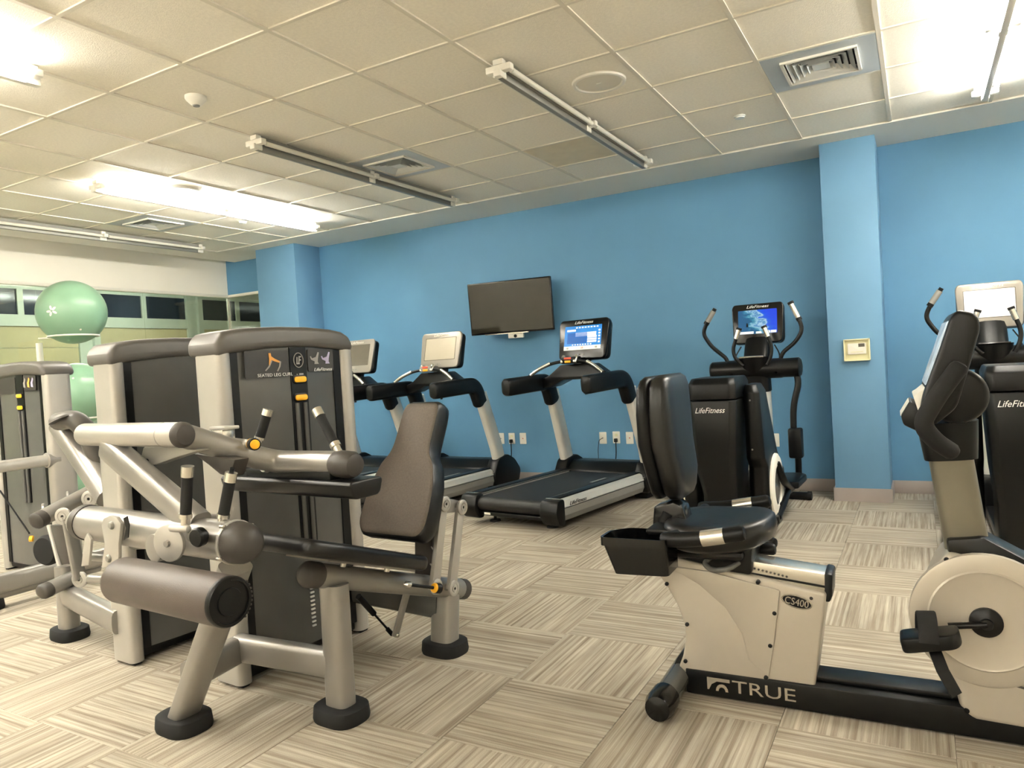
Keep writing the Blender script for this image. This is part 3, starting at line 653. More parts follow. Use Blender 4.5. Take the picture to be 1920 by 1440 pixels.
        ptag(MB().lathe((s*0.30, 1.84, 0.035), (s, 0, 0), [(0, 0.036), (0.03, 0.036), (0.034, 0.02)], 16).build('foot_cap', M_rub, t), 'black round foot cap')
    # hub, column, base
    hp = A(1418, 692, v=1.50)
    hub = MB().tube([(-0.33, 1.5, hp.z), (-0.21, 1.5, hp.z), (-0.20, 1.5, hp.z), (0.20, 1.5, hp.z), (0.21, 1.5, hp.z), (0.33, 1.5, hp.z)], 0.082, 0.078, n=24, taper=[0.93, 0.95, 1.0, 1.0, 0.95, 0.97], rcap=0.02).build('arm_hub', M_black, t)
    for s in (-1, 1): MB().lathe((s*0.17, 1.43, hp.z-0.03), (0, -1, -0.4), [(0, 0.010), (0.006, 0.009), (0.007, 0.001)], 10).build('hub_screw', M_blackg, hub)
    MB().tube([(0.0, 1.56, 0.26), (0.0, 1.535, 0.93)], 0.105, 0.075, n=20, pw=3.2, up=Y).build('column', M_tmwhite, t)
    MB().tube([(0.0, 1.535, 0.92), (0.0, 1.52, hp.z-0.03)], 0.112, 0.082, n=20, pw=3.0, up=Y).build('column_collar', M_black, t)
    MB().prism(rpoly([V((-0.13, 1.40, 0.05)), V((0.13, 1.40, 0.05)), V((0.13, 1.86, 0.05)), V((-0.13, 1.86, 0.05))], 0.05), (0, 0, 0.24)).build('front_cover', M_black, t, bevel=0.03)
    MB().bx((-0.09, 0.18, 0.03), (0.09, 1.50, 0.09)).build('base_beam', M_black, t, bevel=0.01)
    rf = fillet([(-0.34, 0.95, 0.05), (-0.30, 0.5, 0.09), (0.30, 0.5, 0.09), (0.34, 0.95, 0.05)], 0.2)
    for s in (-1, 1): MB().tube([(s*0.10, 0.30, 0.04), (s*0.30, 0.22, 0.04)], 0.036, n=14, rcap=0.02).build('rear_foot', M_black, t)
    # neck, cup holder, console
    nk = A(1413, 672, v=1.56)
    MB().tube([(0.0, 1.57, hp.z+0.02), (0.0, 1.60, nk.z), (0.0, 1.70, nk.z+0.13)], 0.10, 0.07, n=18, pw=3, up=Y).build('console_neck', M_black, t)
    cup = MB().loft([[V((0.115*k*math.cos(a), 1.47+0.10*k*math.sin(a), z_)) for a in [2*math.pi*i/24 for i in range(24)]] for z_, k in ((hp.z-0.03, 0.5), (hp.z+0.02, 0.85), (nk.z+0.0, 1.0), (nk.z+0.012, 1.02), (nk.z+0.012, 0.86), (nk.z-0.04, 0.8))]).build('cup_holder', M_black, t)
    MB().tube([(-0.09, 1.375, nk.z+0.012), (0.0, 1.362, nk.z+0.014), (0.09, 1.375, nk.z+0.012)], 0.008, n=8).build('cup_lip', M_bright if bezel is M_blackg else M_blackg, cup)
    for s in (-1, 1): MB().tube(fillet([(s*0.13, 1.66, nk.z+0.10), (s*0.17, 1.63, nk.z+0.03), (s*0.175, 1.58, hp.z+0.06)], 0.06), 0.005, n=8).build('cable', M_black, t)
    cp = A(1421, 606, v=1.70)
    console(t, (cp.x, 1.68, cp.z), 0.41, 0.33, 10, bezel, scr, ui=ui, logom=logom)
    return t
elliptical(EO, 'elliptical trainer showing a blue wave picture on its screen, behind the bike seat', M_blackg, M_scrwave, 'wave')
elliptical((EO[0]+1.58, EO[1]), 'elliptical trainer with a pale console and glare-white screen at the right edge', M_bezel, M_scrglare, None, M_wht)

# ================================================================== RECUMBENT BIKE
B = Fr((-0.60, 2.66), 1.5); A = B.at
bk = thing('recumbent_bike', 'champagne and black recumbent exercise bike in the right foreground', 'exercise bike', fr=B)
vn = -0.085
def pp(pts, v): return [A(x, y, v=v) for x, y in pts]
a0 = A(1300, 1285, v=-0.07); 
bm = MB()
bm.bx((a0.x-0.02, -0.095, 0.008), (1.35, 0.095, 0.098)); bm.build('base_beam', M_black, bk, bevel=0.006)
MB().bx((a0.x, -0.05, 0.098), (1.3, 0.05, 0.116)).build('beam_ridge', M_black, bk, bevel=0.005)
# rear stabiliser
rx = A(1270, 1290, v=-0.10).x
MB().tube([(rx, -0.27, 0.055), (rx, 0.30, 0.055)], 0.042, n=20).build('stabiliser', M_charc, bk)
for s in (-0.27, 0.30):
    q = math.copysign(1, s)
    e = MB().lathe((rx, s-q*0.02, 0.055), (0, q, 0), [(0, 0.050), (0.07, 0.051), (0.10, 0.042), (0.108, 0.02), (0.11, 0.001)], 24).build('end_cap', M_blackg, bk)
    MB().lathe((rx, s+q*0.05, 0.022), (0, 0, -1), [(-0.02, 0.018), (0.012, 0.018), (0.022, 0.012)], 14).build('levelling_foot', M_bright, e)
MB().prism(pp([(1270, 1232), (1250, 1272), (1290, 1290), (1300, 1262)], -0.06), (0, 0.12, 0)).build('rear_gusset', M_black, bk, bevel=0.005)
# seat tower housing
out = [(1249, 1042), (1465, 1094), (1549, 1114), (1545, 1160), (1528, 1290), (1518, 1302), (1500, 1304), (1433, 1294), (1291, 1270), (1272, 1252), (1280, 1230), (1285, 1200), (1283, 1172), (1270, 1136), (1250, 1100), (1234, 1078), (1236, 1055)]
hs = MB().prism(pp(out, vn), (0, 0.17, 0)).build('seat_tower', M_champ, bk, bevel=0.010, seg=3)
pan = [(1252, 1060), (1330, 1072), (1462, 1108), (1452, 1200), (1438, 1292), (1292, 1267), (1275, 1250), (1284, 1225), (1287, 1190), (1281, 1160), (1262, 1115), (1240, 1080)]
MB().prism(pp(pan, vn-0.006), (0, 0.01, 0)).build('side_panel', M_champ, hs, bevel=0.004)
# raised swoosh on the panel
sw_ = [(1252, 1062), (1330, 1072), (1462, 1108), (1452, 1200), (1441, 1270), (1404, 1238), (1392, 1190), (1360, 1140), (1310, 1096)]
MB().prism(pp(sw_, vn-0.010), (0, 0.006, 0)).build('panel_relief', M_champ, hs, bevel=0.003)
for x, y in ((1250, 1095), (1288, 1171), (1285, 1240), (1421, 1092), (1452, 1150), (1444, 1211), (1436, 1271)):
    MB().lathe(A(x, y, v=vn-0.010), (0, -1, 0), [(-0.01, 0.008), (0.002, 0.007), (0.004, 0.004), (0.004, 0.001)], 12).build('bolt', M_black, hs)
MB().lathe(A(1521, 1122, v=vn), (0, -1, 0), [(0, 0.006), (0.003, 0.005), (0.004, 0.001)], 12).build('bolt', M_capblk, hs)
bc = A(1494, 1128, v=vn-0.001)
bd = MB().lathe(bc, (0, -1, 0), [(-0.003, 0.047), (0.004, 0.046), (0.005, 0.001)], 32)
bd.v = [bc+V((p.x-bc.x, p.y-bc.y, (p.z-bc.z)*0.44+(p.x-bc.x)*-0.17)) for p in bd.v]
bg = bd.build('model_badge', M_black, hs)
rg_ = MB().tube([bc+V((0.047*math.cos(a), -0.004, 0.021*math.sin(a)-0.17*0.047*math.cos(a))) for a in [2*math.pi*i/32 for i in range(33)]], 0.0022, n=6).build('badge_rim', M_logogrey, bg)
text('badge_text', 'CS400', bc+V((0, -0.006, -0.001)), V((1, 0, -0.17)), Z, 0.024, M_logogrey, bg, sx=0.85)
# aluminium seat rail
rl = MB().prism(pp([(1250, 1024), (1556, 1078), (1556, 1110), (1250, 1050)], -0.055), (0, 0.11, 0)).build('seat_rail', M_bright, bk, bevel=0.004)
MB().prism(pp([(1250, 1022), (1556, 1076), (1556, 1079), (1250, 1026)], -0.012), (0, 0.024, 0)).build('rail_slot', M_dark, rl)
MB().prism(pp([(1250, 1045), (1556, 1100), (1556, 1104), (1250, 1049)], -0.0565), (0, 0.003, 0)).build('rail_groove', M_black, rl)
for k in range(9):
    MB().lathe(A(1415+k*7.5, 1066+k*1.9, v=-0.055), (0, -1, 0), [(0, 0.004), (0.001, 0.004), (0.0012, 0.001)], 10).build('rail_hole', M_capblk, rl)
MB().prism(pp([(1545, 1074), (1562, 1078), (1561, 1118), (1556, 1131), (1534, 1126), (1536, 1116), (1546, 1112)], -0.062), (0, 0.124, 0)).build('rail_end_cap', M_black, bk, bevel=0.008)
# seat carriage
MB().prism(pp([(1262, 1015), (1330, 1018), (1412, 1020), (1408, 1080), (1370, 1074), (1262, 1043)], -0.092), (0, 0.184, 0)).build('seat_carriage', M_black, bk, bevel=0.012)
MB().tube(fillet([A(x, y, v=v) for x, y, v in ((1332, 1046, -0.095), (1319, 1056, -0.12), (1335, 1070, -0.14), (1365, 1067, -0.14), (1384, 1056, -0.10))], 0.02), 0.010, n=12, rcap=0.006).build('release_lever', M_charc, bk)
# seat cushion
sc = A(1366, 985, v=0.0); zs = sc.z
def seatring(k, z, lift=0.0):
    o = []
    for i in range(32):
        a = 2*math.pi*i/32; cx, sy = math.cos(a), math.sin(a)
        w = 0.215*(1.0-0.22*max(0, cx)**2)
        o.append(V((sc.x-0.030+0.195*k*math.copysign(abs(cx)**0.7, cx), w*k*math.copysign(abs(sy)**0.7, sy), z-lift*abs(sy)**2*0+0.02*max(0, cx)*k)))
    return o
MB().loft([seatring(0.80, zs-0.065), seatring(0.97, zs-0.045), seatring(1.0, zs-0.01), seatring(0.97, zs+0.018), seatring(0.90, zs+0.030), seatring(0.72, zs+0.030), seatring(0.3, zs+0.018)]).build('seat_cushion', M_vinyl, bk, ang=80)
MB().box((sc.x-0.05, 0, zs-0.080), (0.24, 0.26, 0.035)).build('seat_pan', M_black, bk, bevel=0.015)
# backrest: shell at the rear, cushion facing the pedals
bt = A(1232, 705, v=-0.20); bb_ = A(1228, 945, v=-0.20)
def brow(z, uo, wv, th, n=28):
    o = []
    for i in range(n):
        a = 2*math.pi*i/n; cx, sy = math.cos(a), math.sin(a)
        o.append(V((uo+th/2*math.copysign(abs(cx)**0.6, cx), wv*math.copysign(abs(sy)**0.45, sy), z)))
    return o
z0, z1 = bb_.z, bt.z; hh = z1-z0
ub = A(1206, 820, v=-0.20).x
prof = [(0.0, 0.03, 0.125, 0.05), (0.05, 0.025, 0.150, 0.075), (0.2, 0.02, 0.175, 0.095), (0.45, 0.0, 0.195, 0.105), (0.7, -0.002, 0.200, 0.10), (0.9, 0.0, 0.190, 0.09), (0.97, 0.004, 0.165, 0.07), (1.0, 0.006, 0.13, 0.035)]
MB().loft([brow(z0+hh*a, ub+0.045+b, c_*0.92, d) for a, b, c_, d in prof]).build('backrest_cushion', M_vinyl, bk, ang=60)
MB().loft([brow(z0+hh*a*0.985+0.003, ub-0.005+b*0.8, c_*0.985, d*0.62) for a, b, c_, d in prof]).build('backrest_shell', M_black, bk, ang=60)
MB().prism(pp([(1225, 950), (1262, 938), (1280, 952), (1290, 990), (1275, 1012), (1222, 1000)], -0.05), (0, 0.10, 0)).build('recline_bracket', M_blackg, bk, bevel=0.01)
MB().tube(fillet([A(1255, 960, v=-0.03), A(1240, 990, v=-0.03), A(1300, 1010, v=-0.03)], 0.05), 0.028, n=14).build('back_tube', M_black, bk)
# arm handles either side of the seat
for s, px in ((-1, [(1246, 1012), (1300, 1012), (1390, 1000)]), (1, None)):
    p = [A(x, y, v=-0.27) for x, y in px] if px else [V((q.x, 0.27, q.z)) for q in hp_]
    hp_ = [V((q.x, -0.27, q.z)) for q in p]
    MB().tube(fillet(p, 0.05), 0.026, n=16, rcap=0.014).build('arm_handle', M_black, bk)
    d = (p[2]-p[1]).normalized(); a_, b_ = p[1]+d*0.03, p[2]-d*0.055
    ptag(MB().tube([a_, b_], 0.0275, n=16).build('pulse_sensor', M_bright, bk), 'polished metal pulse sensor')
    MB().tube([V((p[0].x+0.02, s*0.05, p[0].z-0.02)), V((p[0].x+0.02, s*0.25, p[0].z))], 0.024, n=14).build('handle_bracket', M_black, bk)
k1, k2 = A(1414, 1030, v=0.10), A(1450, 1030, v=0.10)
MB().tube([k1, k2], 0.021, n=16, rcap=0.01).build('recline_knob', M_black, bk)
MB().tube([k1+V((-0.03, 0, 0)), k1], 0.012, n=12).build('recline_shaft', M_bright, bk)
# bottle tray behind the seat
tr_ = pp([(1128, 1022), (1255, 1012), (1250, 1074), (1240, 1080), (1152, 1079)], -0.30)
t0, t1 = tr_[0], tr_[2]
x0, x1 = tr_[0].x, tr_[1].x-0.01; zt, zb = tr_[1].z, tr_[3].z
def tray(k, z): 
    return rpoly([V((x0+0.03*k, -0.32, z)), V((x1, -0.32+0.01*k, z)), V((x1, -0.16, z)), V((x0+0.06, -0.16, z)), V((x0+0.03*k, -0.22, z))], 0.02)
tr = MB().loft([tray(1.6, zb), tray(0.35, zt-0.03), tray(0.0, zt-0.03), tray(0.0, zt), tray(0.3, zt), tray(1.2, zb+0.03)]).build('bottle_tray', M_blackg, bk, ang=35)
MB().prism([V((x0+0.12, -0.17, zt-0.02)), V((x1+0.06, -0.17, zt-0.02)), V((x1+0.06, 0.05, zt-0.02)), V((x0+0.12, 0.05, zt-0.02))], (0, 0, 0.02)).build('tray_shelf', M_black, bk, bevel=0.008)
# lettering on the beam
c0 = A(1434, 1318, v=-0.0955); e0 = A(1492, 1329, v=-0.0955); s0 = A(1376, 1308, v=-0.0955)
text('brand_letters', 'TRUE', V(((s0.x+e0.x)/2, -0.0955, 0.054)), X, Z, 0.044, M_logogrey, bk, depth=0.0015, sx=(e0.x-s0.x)/0.145)
lx0, lx1 = A(1327, 1300, v=-0.0955).x, s0.x-0.012; lz0, lz1 = 0.030, 0.078
emb = [V((lx0, -0.0965, lz1)), V((lx1, -0.0965, lz1)), V((lx1, -0.0965, lz1-0.012)), V((lx0+0.035, -0.0965, lz1-0.012)), V((lx0+0.016, -0.0965, lz1-0.024)), V((lx0+0.006, -0.0965, lz0+0.004)), V((lx0, -0.0965, lz0+0.004))]
MB().prism(emb, (0, 0.002, 0)).build('brand_emblem', M_logogrey, bk)
arc = []
for i in range(9):
    a = math.pi*(1-i/8); arc.append(V(((lx0+lx1)/2+0.012+0.022*math.cos(a), -0.0965, lz0+0.002+0.026*math.sin(a))))
for i in range(9):
    a = math.pi*i/8; arc.append(V(((lx0+lx1)/2+0.012+0.012*math.cos(a), -0.0965, lz0+0.002+0.015*math.sin(a))))
MB().prism(arc, (0, 0.002, 0)).build('brand_emblem', M_logogrey, bk)
# drive housing at the front
dv = [(1777, 1036), (1758, 1062), (1741, 1100), (1733, 1140), (1738, 1190), (1752, 1215), (1774, 1234), (1782, 1252), (1791, 1290), (1800, 1324), (1812, 1344), (1830, 1354), (1920, 1370), (2040, 1388), (2075, 1340), (2085, 1260), (2070, 1180), (2030, 1125), (1920, 1080), (1840, 1052)]
dh = MB().prism(pp(dv, -0.10), (0, 0.20, 0)).build('drive_housing', M_champ, bk, bevel=0.022, seg=4)
cc = A(1848, 1164, v=-0.10)
MB().lathe(cc, (0, -1, 0), [(-0.01, 0.205), (0.006, 0.203), (0.010, 0.196), (0.010, 0.150)], 48).build('disc_cover', M_champ, dh)
MB().lathe(cc, (0, -1, 0), [(0, 0.155), (0.010, 0.155), (0.014, 0.150), (0.011, 0.144), (0.011, 0.05), (0.011, 0.001)], 48).build('disc_rim', M_champ, dh)
seam = pp([(1776, 1240), (1800, 1254), (1860, 1272), (1925, 1292), (2010, 1312)], -0.101)
MB().tube(seam, 0.0035, n=6).build('housing_seam', M_capblk, dh)
for x, y in ((1775, 1050), (1793, 1261), (1813, 1333)):
    MB().lathe(A(x, y, v=-0.10), (0, -1, 0), [(-0.004, 0.008), (0.003, 0.007), (0.004, 0.001)], 12).build('bolt', M_black, dh)
for s in (-1, 1):
    ck = V((cc.x, s*0.112, cc.z)); q = V((0, s, 0))
    MB().lathe(ck, q, [(-0.01, 0.045), (0.010, 0.044), (0.016, 0.036), (0.022, 0.018), (0.028, 0.016), (0.029, 0.001)], 28).build('crank_hub', M_black, bk)
    pe = A(1778, 1174, v=-0.135); dd = V((pe.x-cc.x, 0, pe.z-cc.z))*(-s)
    tip = V((cc.x+dd.x, s*0.135, cc.z+dd.z))
    MB().tube([ck+q*0.022, tip], 0.012, 0.010, n=12).build('crank_arm', M_black, bk)
    # pedal: a rubber block on its axle, strap over the toe
    R = Matrix.Rotation(math.radians(-12), 3, 'Y')
    pc = tip+V((-0.055, s*0.065, -0.026)); 
    pdl = MB().prism(rpoly([pc+R@V((a, b, -0.018)) for a, b in ((-0.075, -0.055), (0.065, -0.055), (0.085, -0.02), (0.085, 0.045), (-0.075, 0.045))], 0.02), R@V((0, 0, 0.044))).build('pedal', M_black, bk, bevel=0.008)
    st = [pc+R@V((-0.005+0.004*math.cos(a), 0, 0.0))+V((0, -0.058*math.cos(a)-0.005, 0.075*math.sin(a)+0.012)) for a in [math.pi*i/12 for i in range(13)]]
    MB().tube(st, 0.026, 0.0025, n=8, pw=6, up=Y).build('pedal_strap', M_rub, pdl)
    MB().tube([pc+V((0.0, -0.060*s if s < 0 else 0.05, 0.0)), pc+V((0.03, -0.07, -0.06)), pc+V((0.062, -0.07, -0.128))], 0.003, 0.018, n=8, pw=6, up=X).build('strap_tail', M_rub, pdl)
# column and console
MB().prism(pp([(1775, 1012), (1845, 1008), (1925, 1050), (2000, 1085), (2000, 1110), (1920, 1080), (1840, 1055), (1778, 1040)], -0.075), (0, 0.15, 0)).build('column_boot', M_black, bk, bevel=0.012)
c1, c2 = A(1780, 845, v=0.0), A(1812, 1020, v=0.0)
MB().tube([c2+(c2-c1).normalized()*0.03, c1], 0.062, 0.05, n=20, pw=3.0, up=Y).build('console_column', M_olive, bk)
MB().tube([A(1783, 860, v=0), A(1775, 790, v=0)], 0.086, 0.06, n=20, pw=3.0, up=Y, taper=[0.86, 1.0]).build('column_collar', M_black, bk)
hd = MB().prism(rpoly(pp([(1796, 580), (1832, 588), (1840, 612), (1818, 690), (1795, 765), (1752, 800), (1722, 790), (1730, 742), (1762, 655), (1782, 595)], -0.17), 0.02), (0, 0.34, 0)).build('console_body', M_black, bk, bevel=0.018, seg=3)
scn = pp([(1783, 602), (1741, 722)], -0.14); s_in = V((0.006, 0, 0.002))
MB().prism([scn[0]+V((-0.010, 0, 0)), scn[1]+V((-0.010, 0, 0)), scn[1]+V((-0.010, 0.28, 0)), scn[0]+V((-0.010, 0.28, 0))], (0.02, 0, 0.006)).build('screen', M_scrbike, hd, bevel=0.002)
MB().prism(rpoly(pp([(1737, 724), (1748, 728), (1728, 775), (1722, 772), (1712, 742), (1720, 738)], -0.12), 0.006), (0, 0.24, 0)).build('button_strip', M_wht, hd, bevel=0.003)
kp = MB().prism(rpoly(pp([(1706, 752), (1722, 760), (1740, 790), (1726, 812), (1694, 797), (1689, 780)], -0.11), 0.008), (0, 0.22, 0)).build('keypad_pod', M_black, bk, bevel=0.008)
MB().prism(pp([(1704, 753), (1708, 756), (1692, 782), (1688, 779)], -0.09), (0, 0.18, 0)).build('keypad_face', M_wht, kp)
bk_c = A(1794, 742, v=-0.09)
MB().lathe(bk_c, (0, 1, 0), [(-0.015, 0.068), (-0.01, 0.078), (0.0, 0.085), (0.18, 0.085), (0.19, 0.078), (0.195, 0.068)], 36).build('rear_drum', M_black, bk)
hl = fillet([A(x, y, v=v) for x, y, v in ((1797, 690, -0.21), (1758, 742, -0.22), (1727, 795, -0.215), (1752, 826, -0.20), (1783, 846, -0.16))], 0.06, 7)
MB().tube(hl, 0.026, n=16, rcap=0.016).build('console_handle', M_rub, bk)
MB().tube([V((p.x, -p.y, p.z)) for p in hl], 0.026, n=16, rcap=0.016).build('console_handle', M_rub, bk)
MB().lathe((1.30, 0, 0.055), (0, 1, 0), [(-0.30, 0.03), (-0.29, 0.045), (0.29, 0.045), (0.30, 0.03)], 20).build('front_stabiliser', M_black, bk)

# ================================================================== STRENGTH MACHINES
def foot_pad(root, c, lu=0.102, lv=0.082, h=0.05, rot=0.0):
    R = Matrix.Rotation(rot, 3, 'Z'); c = V((c[0], c[1], 0))
    def rg(k, z): return [c+p+V((0, 0, z)) for p in rpoly([R@V((a*lu*k, b*lv*k, 0)) for a, b in ((-1, -1), (1, -1), (1, 1), (-1, 1))], 0.078, 7)]
    return MB().loft([rg(0.97, 0), rg(1.0, 0.012), rg(0.96, h), rg(0.90, h+0.004)]).build('foot_pad', M_rub, root, ang=50)
def grip(root, a, b, r=0.017, cap=True):
    """hand grip: bright stub, black sleeve, bright end"""
    a, b = V(a), V(b); d = (b-a).normalized(); L = (b-a).length
    st = MB().tube([a, a+d*L*0.26], r*0.8, n=14).tube([a+d*L*0.20, a+d*L*0.27], r*1.15, n=14).build('grip_stub', M_bright, root)
    MB().tube([a+d*L*0.26, b-d*L*0.15], r, n=14).build('hand_grip', M_rub, root)
    ptag(MB().tube([b-d*L*0.16, b], r*1.12, n=16, taper=[1, 1]).build('grip_end', M_bright, root), 'bright metal end of the hand grip')
def washer(root, c, ax, r=0.03, m=None):
    w_ = MB().lathe(c, ax, [(-0.004, r), (0.006, r), (0.009, r*0.88), (0.009, r*0.62), (0.006, r*0.60), (0.006, r*0.45), (0.010, r*0.42), (0.010, r*0.2), (0.006, r*0.18), (0.006, 0.001)], 24).build('pivot_cap', m or M_silver2, root)
    MB().lathe(V(c)+V(ax)*0.0065, ax, [(0, r*0.17), (0.002, r*0.16), (0.0021, 0.001)], 10).build('pivot_bolt', M_black, w_)
CAP_UP = [(366, 662), (367, 645), (372, 634), (384, 626), (420, 619), (472, 614), (525, 612), (575, 613), (617, 617), (640, 622), (653, 630), (659, 643), (662, 658)]
CAP_LO = [(635, 655), (590, 651), (551, 651), (500, 654), (430, 663)]
LC = Fr((-2.42, 1.95), -4); F = LC
CAPU = [V((0, a, b)) for a, b in ((-0.018, 1.342), (-0.018, 1.395), (-0.008, 1.422), (0.018, 1.442), (0.08, 1.454))]+[LC.at(x, y, u=0.0) for x, y in CAP_UP[5:]]; CAPL = [LC.at(x, y, u=0.0) for x, y in CAP_LO]
def tower(t, s=1, front=True):
    """weight tower; s=-1 mirrors it so that its working side faces -u"""
    dep = 0.19
    V0, V1 = -0.018, 0.735
    # posts
    def post(v0, v1, nm='post'):
        sec = rpoly([V((0.0, v0, 0)), V((0.0, v1, 0)), V((-dep+0.02, v1, 0)), V((-dep+0.02, v0, 0))], 0.04, 5)
        return MB().prism([p+V((0, 0, 0.014)) for p in sec], (0, 0, 1.35)).build(nm, M_silver2, t, ang=35)
    post(V0+0.008, 0.055); post(0.648, V1-0.008)
    for v0, v1 in ((V0+0.012, 0.05), (0.652, V1-0.012)):
        MB().bx((-dep+0.03, v0+0.01, 0), (-0.01, v1-0.01, 0.016)).build('post_glide', M_rub, t, bevel=0.006)
    # arched cap, bulging front and back
    poly = CAPU+CAPL
    MB().prism([p+V((0.012, 0, 0)) for p in poly], (-dep-0.024, 0, 0)).build('top_cap', M_graycap, t, bevel=0.028, seg=5, ang=30)
    # shrouds on both faces
    def shroud(u0, du, z0, nm):
        vs_ = [0.05+0.60*i/10 for i in range(11)]
        secs = []
        for z in (z0, 1.385):
            secs.append([V((u0+du*(1-((v-0.35)/0.31)**2)**1 if True else u0, v, z)) for v in vs_]+[V((u0-0.01 if du > 0 else u0+0.01, v, z)) for v in vs_[::-1]])
        return MB().loft(secs).build(nm, M_charc, t, ang=40)
    shroud(-0.03, 0.022, 0.06, 'front_shroud'); shroud(-dep+0.03, -0.022, 0.06, 'rear_shroud')
    MB().bx((-dep+0.03, 0.05, 0.02), (-0.03, 0.65, 0.11)).build('base_tray', M_black, t, bevel=0.01)
    # brighter side strips next to the posts
    MB().bx((-0.035, 0.05, 0.06), (-0.018, 0.09, 1.37)).build('side_strip', M_black, t)
    MB().bx((-0.035, 0.605, 0.06), (-0.018, 0.65, 1.36)).build('side_strip', M_black, t)
    if not front: return
    uo = -0.006
    MB().bx((uo-0.004, 0.345, 0.50), (uo+0.002, 0.435, 1.375)).build('weight_slot', M_black, t)
    for v in (0.368, 0.412): MB().tube([(uo+0.004, v, 0.50), (uo+0.004, v, 1.13)], 0.011, n=10).build('guide_rod', M_charc, t)
    for z in (1.233, 1.153):
        b_ = MB().prism(rrect((uo+0.001, 0.390, z), Y, Z, 0.078, 0.038, 0.018), (0.006, 0, 0)).build('button_seat', M_black, t, bevel=0.002)
        ptag(MB().prism(rrect((uo+0.006, 0.390, z), Y, Z, 0.066, 0.026, 0.012), (0.008, 0, 0)).build('weight_button', M_yellow, b_, bevel=0.004), 'yellow oval button')
    MB().prism(rrect((uo-0.002, 0.225, 1.305), Y, Z, 0.225, 0.115, 0.008), (0.005, 0, 0)).build('instruction_sticker', M_sticker, t)
    MB().prism(rrect((uo-0.002, 0.520, 1.315), Y, Z, 0.150, 0.100, 0.008), (0.005, 0, 0)).build('instruction_sticker', M_sticker, t)
    return uo

# ------------------------------------------------------------------ seated leg curl
lc = thing('leg_curl_machine', 'silver seated leg curl machine with padded backrest in the left foreground', 'gym machine', fr=LC)
uo = tower(lc)
us = uo+0.0045
text('title_print', 'SEATED LEG CURL', (us, 0.262, 1.258), Y, Z, 0.0135, M_logo, lc, depth=0.0004, sx=1.15)
text('logo', 'LifeFitness', (us, 0.528, 1.272), Y, Z, 0.015, M_logo, lc, depth=0.0004, shear=0.35, sx=1.2)
# anatomical print: grey legs with an orange thigh, two little seated figures, round emblem
def flat(poly, m, nm='sticker_print'):
    MB().prism([V((us, a, b)) for a, b in poly], (0.0006, 0, 0)).build(nm, m, lc, smooth=False)
flat([(0.232, 1.352), (0.244, 1.352), (0.246, 1.338), (0.262, 1.328), (0.290, 1.316), (0.288, 1.309), (0.262, 1.316), (0.246, 1.322), (0.238, 1.300), (0.231, 1.302), (0.234, 1.326)], M_orange)
flat([(0.244, 1.322), (0.250, 1.318), (0.234, 1.292), (0.214, 1.276), (0.210, 1.279), (0.228, 1.296)], M_greyprint)
flat([(0.288, 1.318), (0.296, 1.314), (0.290, 1.292), (0.276, 1.272), (0.271, 1.275), (0.283, 1.294)], M_greyprint)
for dv_, m_ in ((0.470, M_greyprint), (0.535, M_lilac)):
    flat([(dv_+0.020, 1.330), (dv_+0.032, 1.352), (dv_+0.040, 1.350), (dv_+0.032, 1.322), (dv_+0.030, 1.308), (dv_+0.036, 1.298), (dv_+0.010, 1.298), (dv_+0.012, 1.310), (dv_-0.008, 1.318), (dv_-0.014, 1.332), (dv_-0.008, 1.334), (dv_-0.002, 1.324)], m_)
MB().tube([V((us, 0.390+0.026*math.cos(a), 1.318+0.032*math.sin(a))) for a in [2*math.pi*i/28 for i in range(29)]], 0.002, n=6).build('round_emblem', M_greyprint, lc)
flat([(0.380, 1.332), (0.386, 1.332), (0.384, 1.306), (0.396, 1.306), (0.396, 1.300), (0.377, 1.300)], M_greyprint, 'round_emblem'); flat([(0.392, 1.336), (0.406, 1.336), (0.406, 1.330), (0.398, 1.330), (0.397, 1.322), (0.404, 1.322), (0.404, 1.316), (0.396, 1.316), (0.394, 1.306), (0.389, 1.306)], M_greyprint, 'round_emblem')
flat([(0.375, 1.258), (0.381, 1.258), (0.381, 1.243), (0.375, 1.243)], M_greyprint); flat([(0.389, 1.260), (0.413, 1.260), (0.413, 1.243), (0.389, 1.243)], M_greyprint)
for k in range(12):
    z = 0.335-0.0185*k
    MB().bx((us-0.006, 0.372, z), (us+0.001, 0.392, z+0.007)).build('weight_mark', M_logo, lc, smooth=False)
A = LC.at
# frame: feet, legs, beams
foot_pad(lc, (0.068, -0.30)); foot_pad(lc, (0.545, 0.015)); foot_pad(lc, (0.505, 0.665))
zt = 0.74; vt = -0.42
def leg(a, b, r=0.050, rh=0.034, nm='leg', m=None, up=Y):
    return MB().tube([a, b], r, rh, n=24, pw=3.4, up=up).build(nm, m or M_silver, lc)
lf0 = V((0.068, -0.30, 0.045)); lf1 = A(397, 1190, v=-0.335)
MB().tube([lf0, lf0+(lf1-lf0)*1.75], 0.036, 0.052, n=24, pw=3.4, up=Y).build('leg', M_silver, lc)
top_m = A(626, 1095, u=0.535)
leg((0.545, 0.015, 0.045), (0.535, top_m.y, top_m.z), 0.052, 0.040)
leg((0.505, 0.665, 0.045), (0.50, 0.70, 0.27), 0.058, 0.048)
MB().tube([(0.10, -0.29, 0.19), (0.035, -0.03, 0.185)], 0.038, 0.052, n=16, pw=3.5, up=Z).build('cross_beam', M_silver, lc)
MB().tube([(0.03, -0.03, 0.19), (0.52, 0.015, 0.195)], 0.034, 0.052, n=16, pw=3.5, up=Z).build('cross_beam', M_silver, lc)
MB().tube([(-0.03, 0.66, 0.21), (0.49, 0.67, 0.20)], 0.034, 0.058, n=16, pw=3.5, up=Z).build('cross_beam', M_charc, lc)
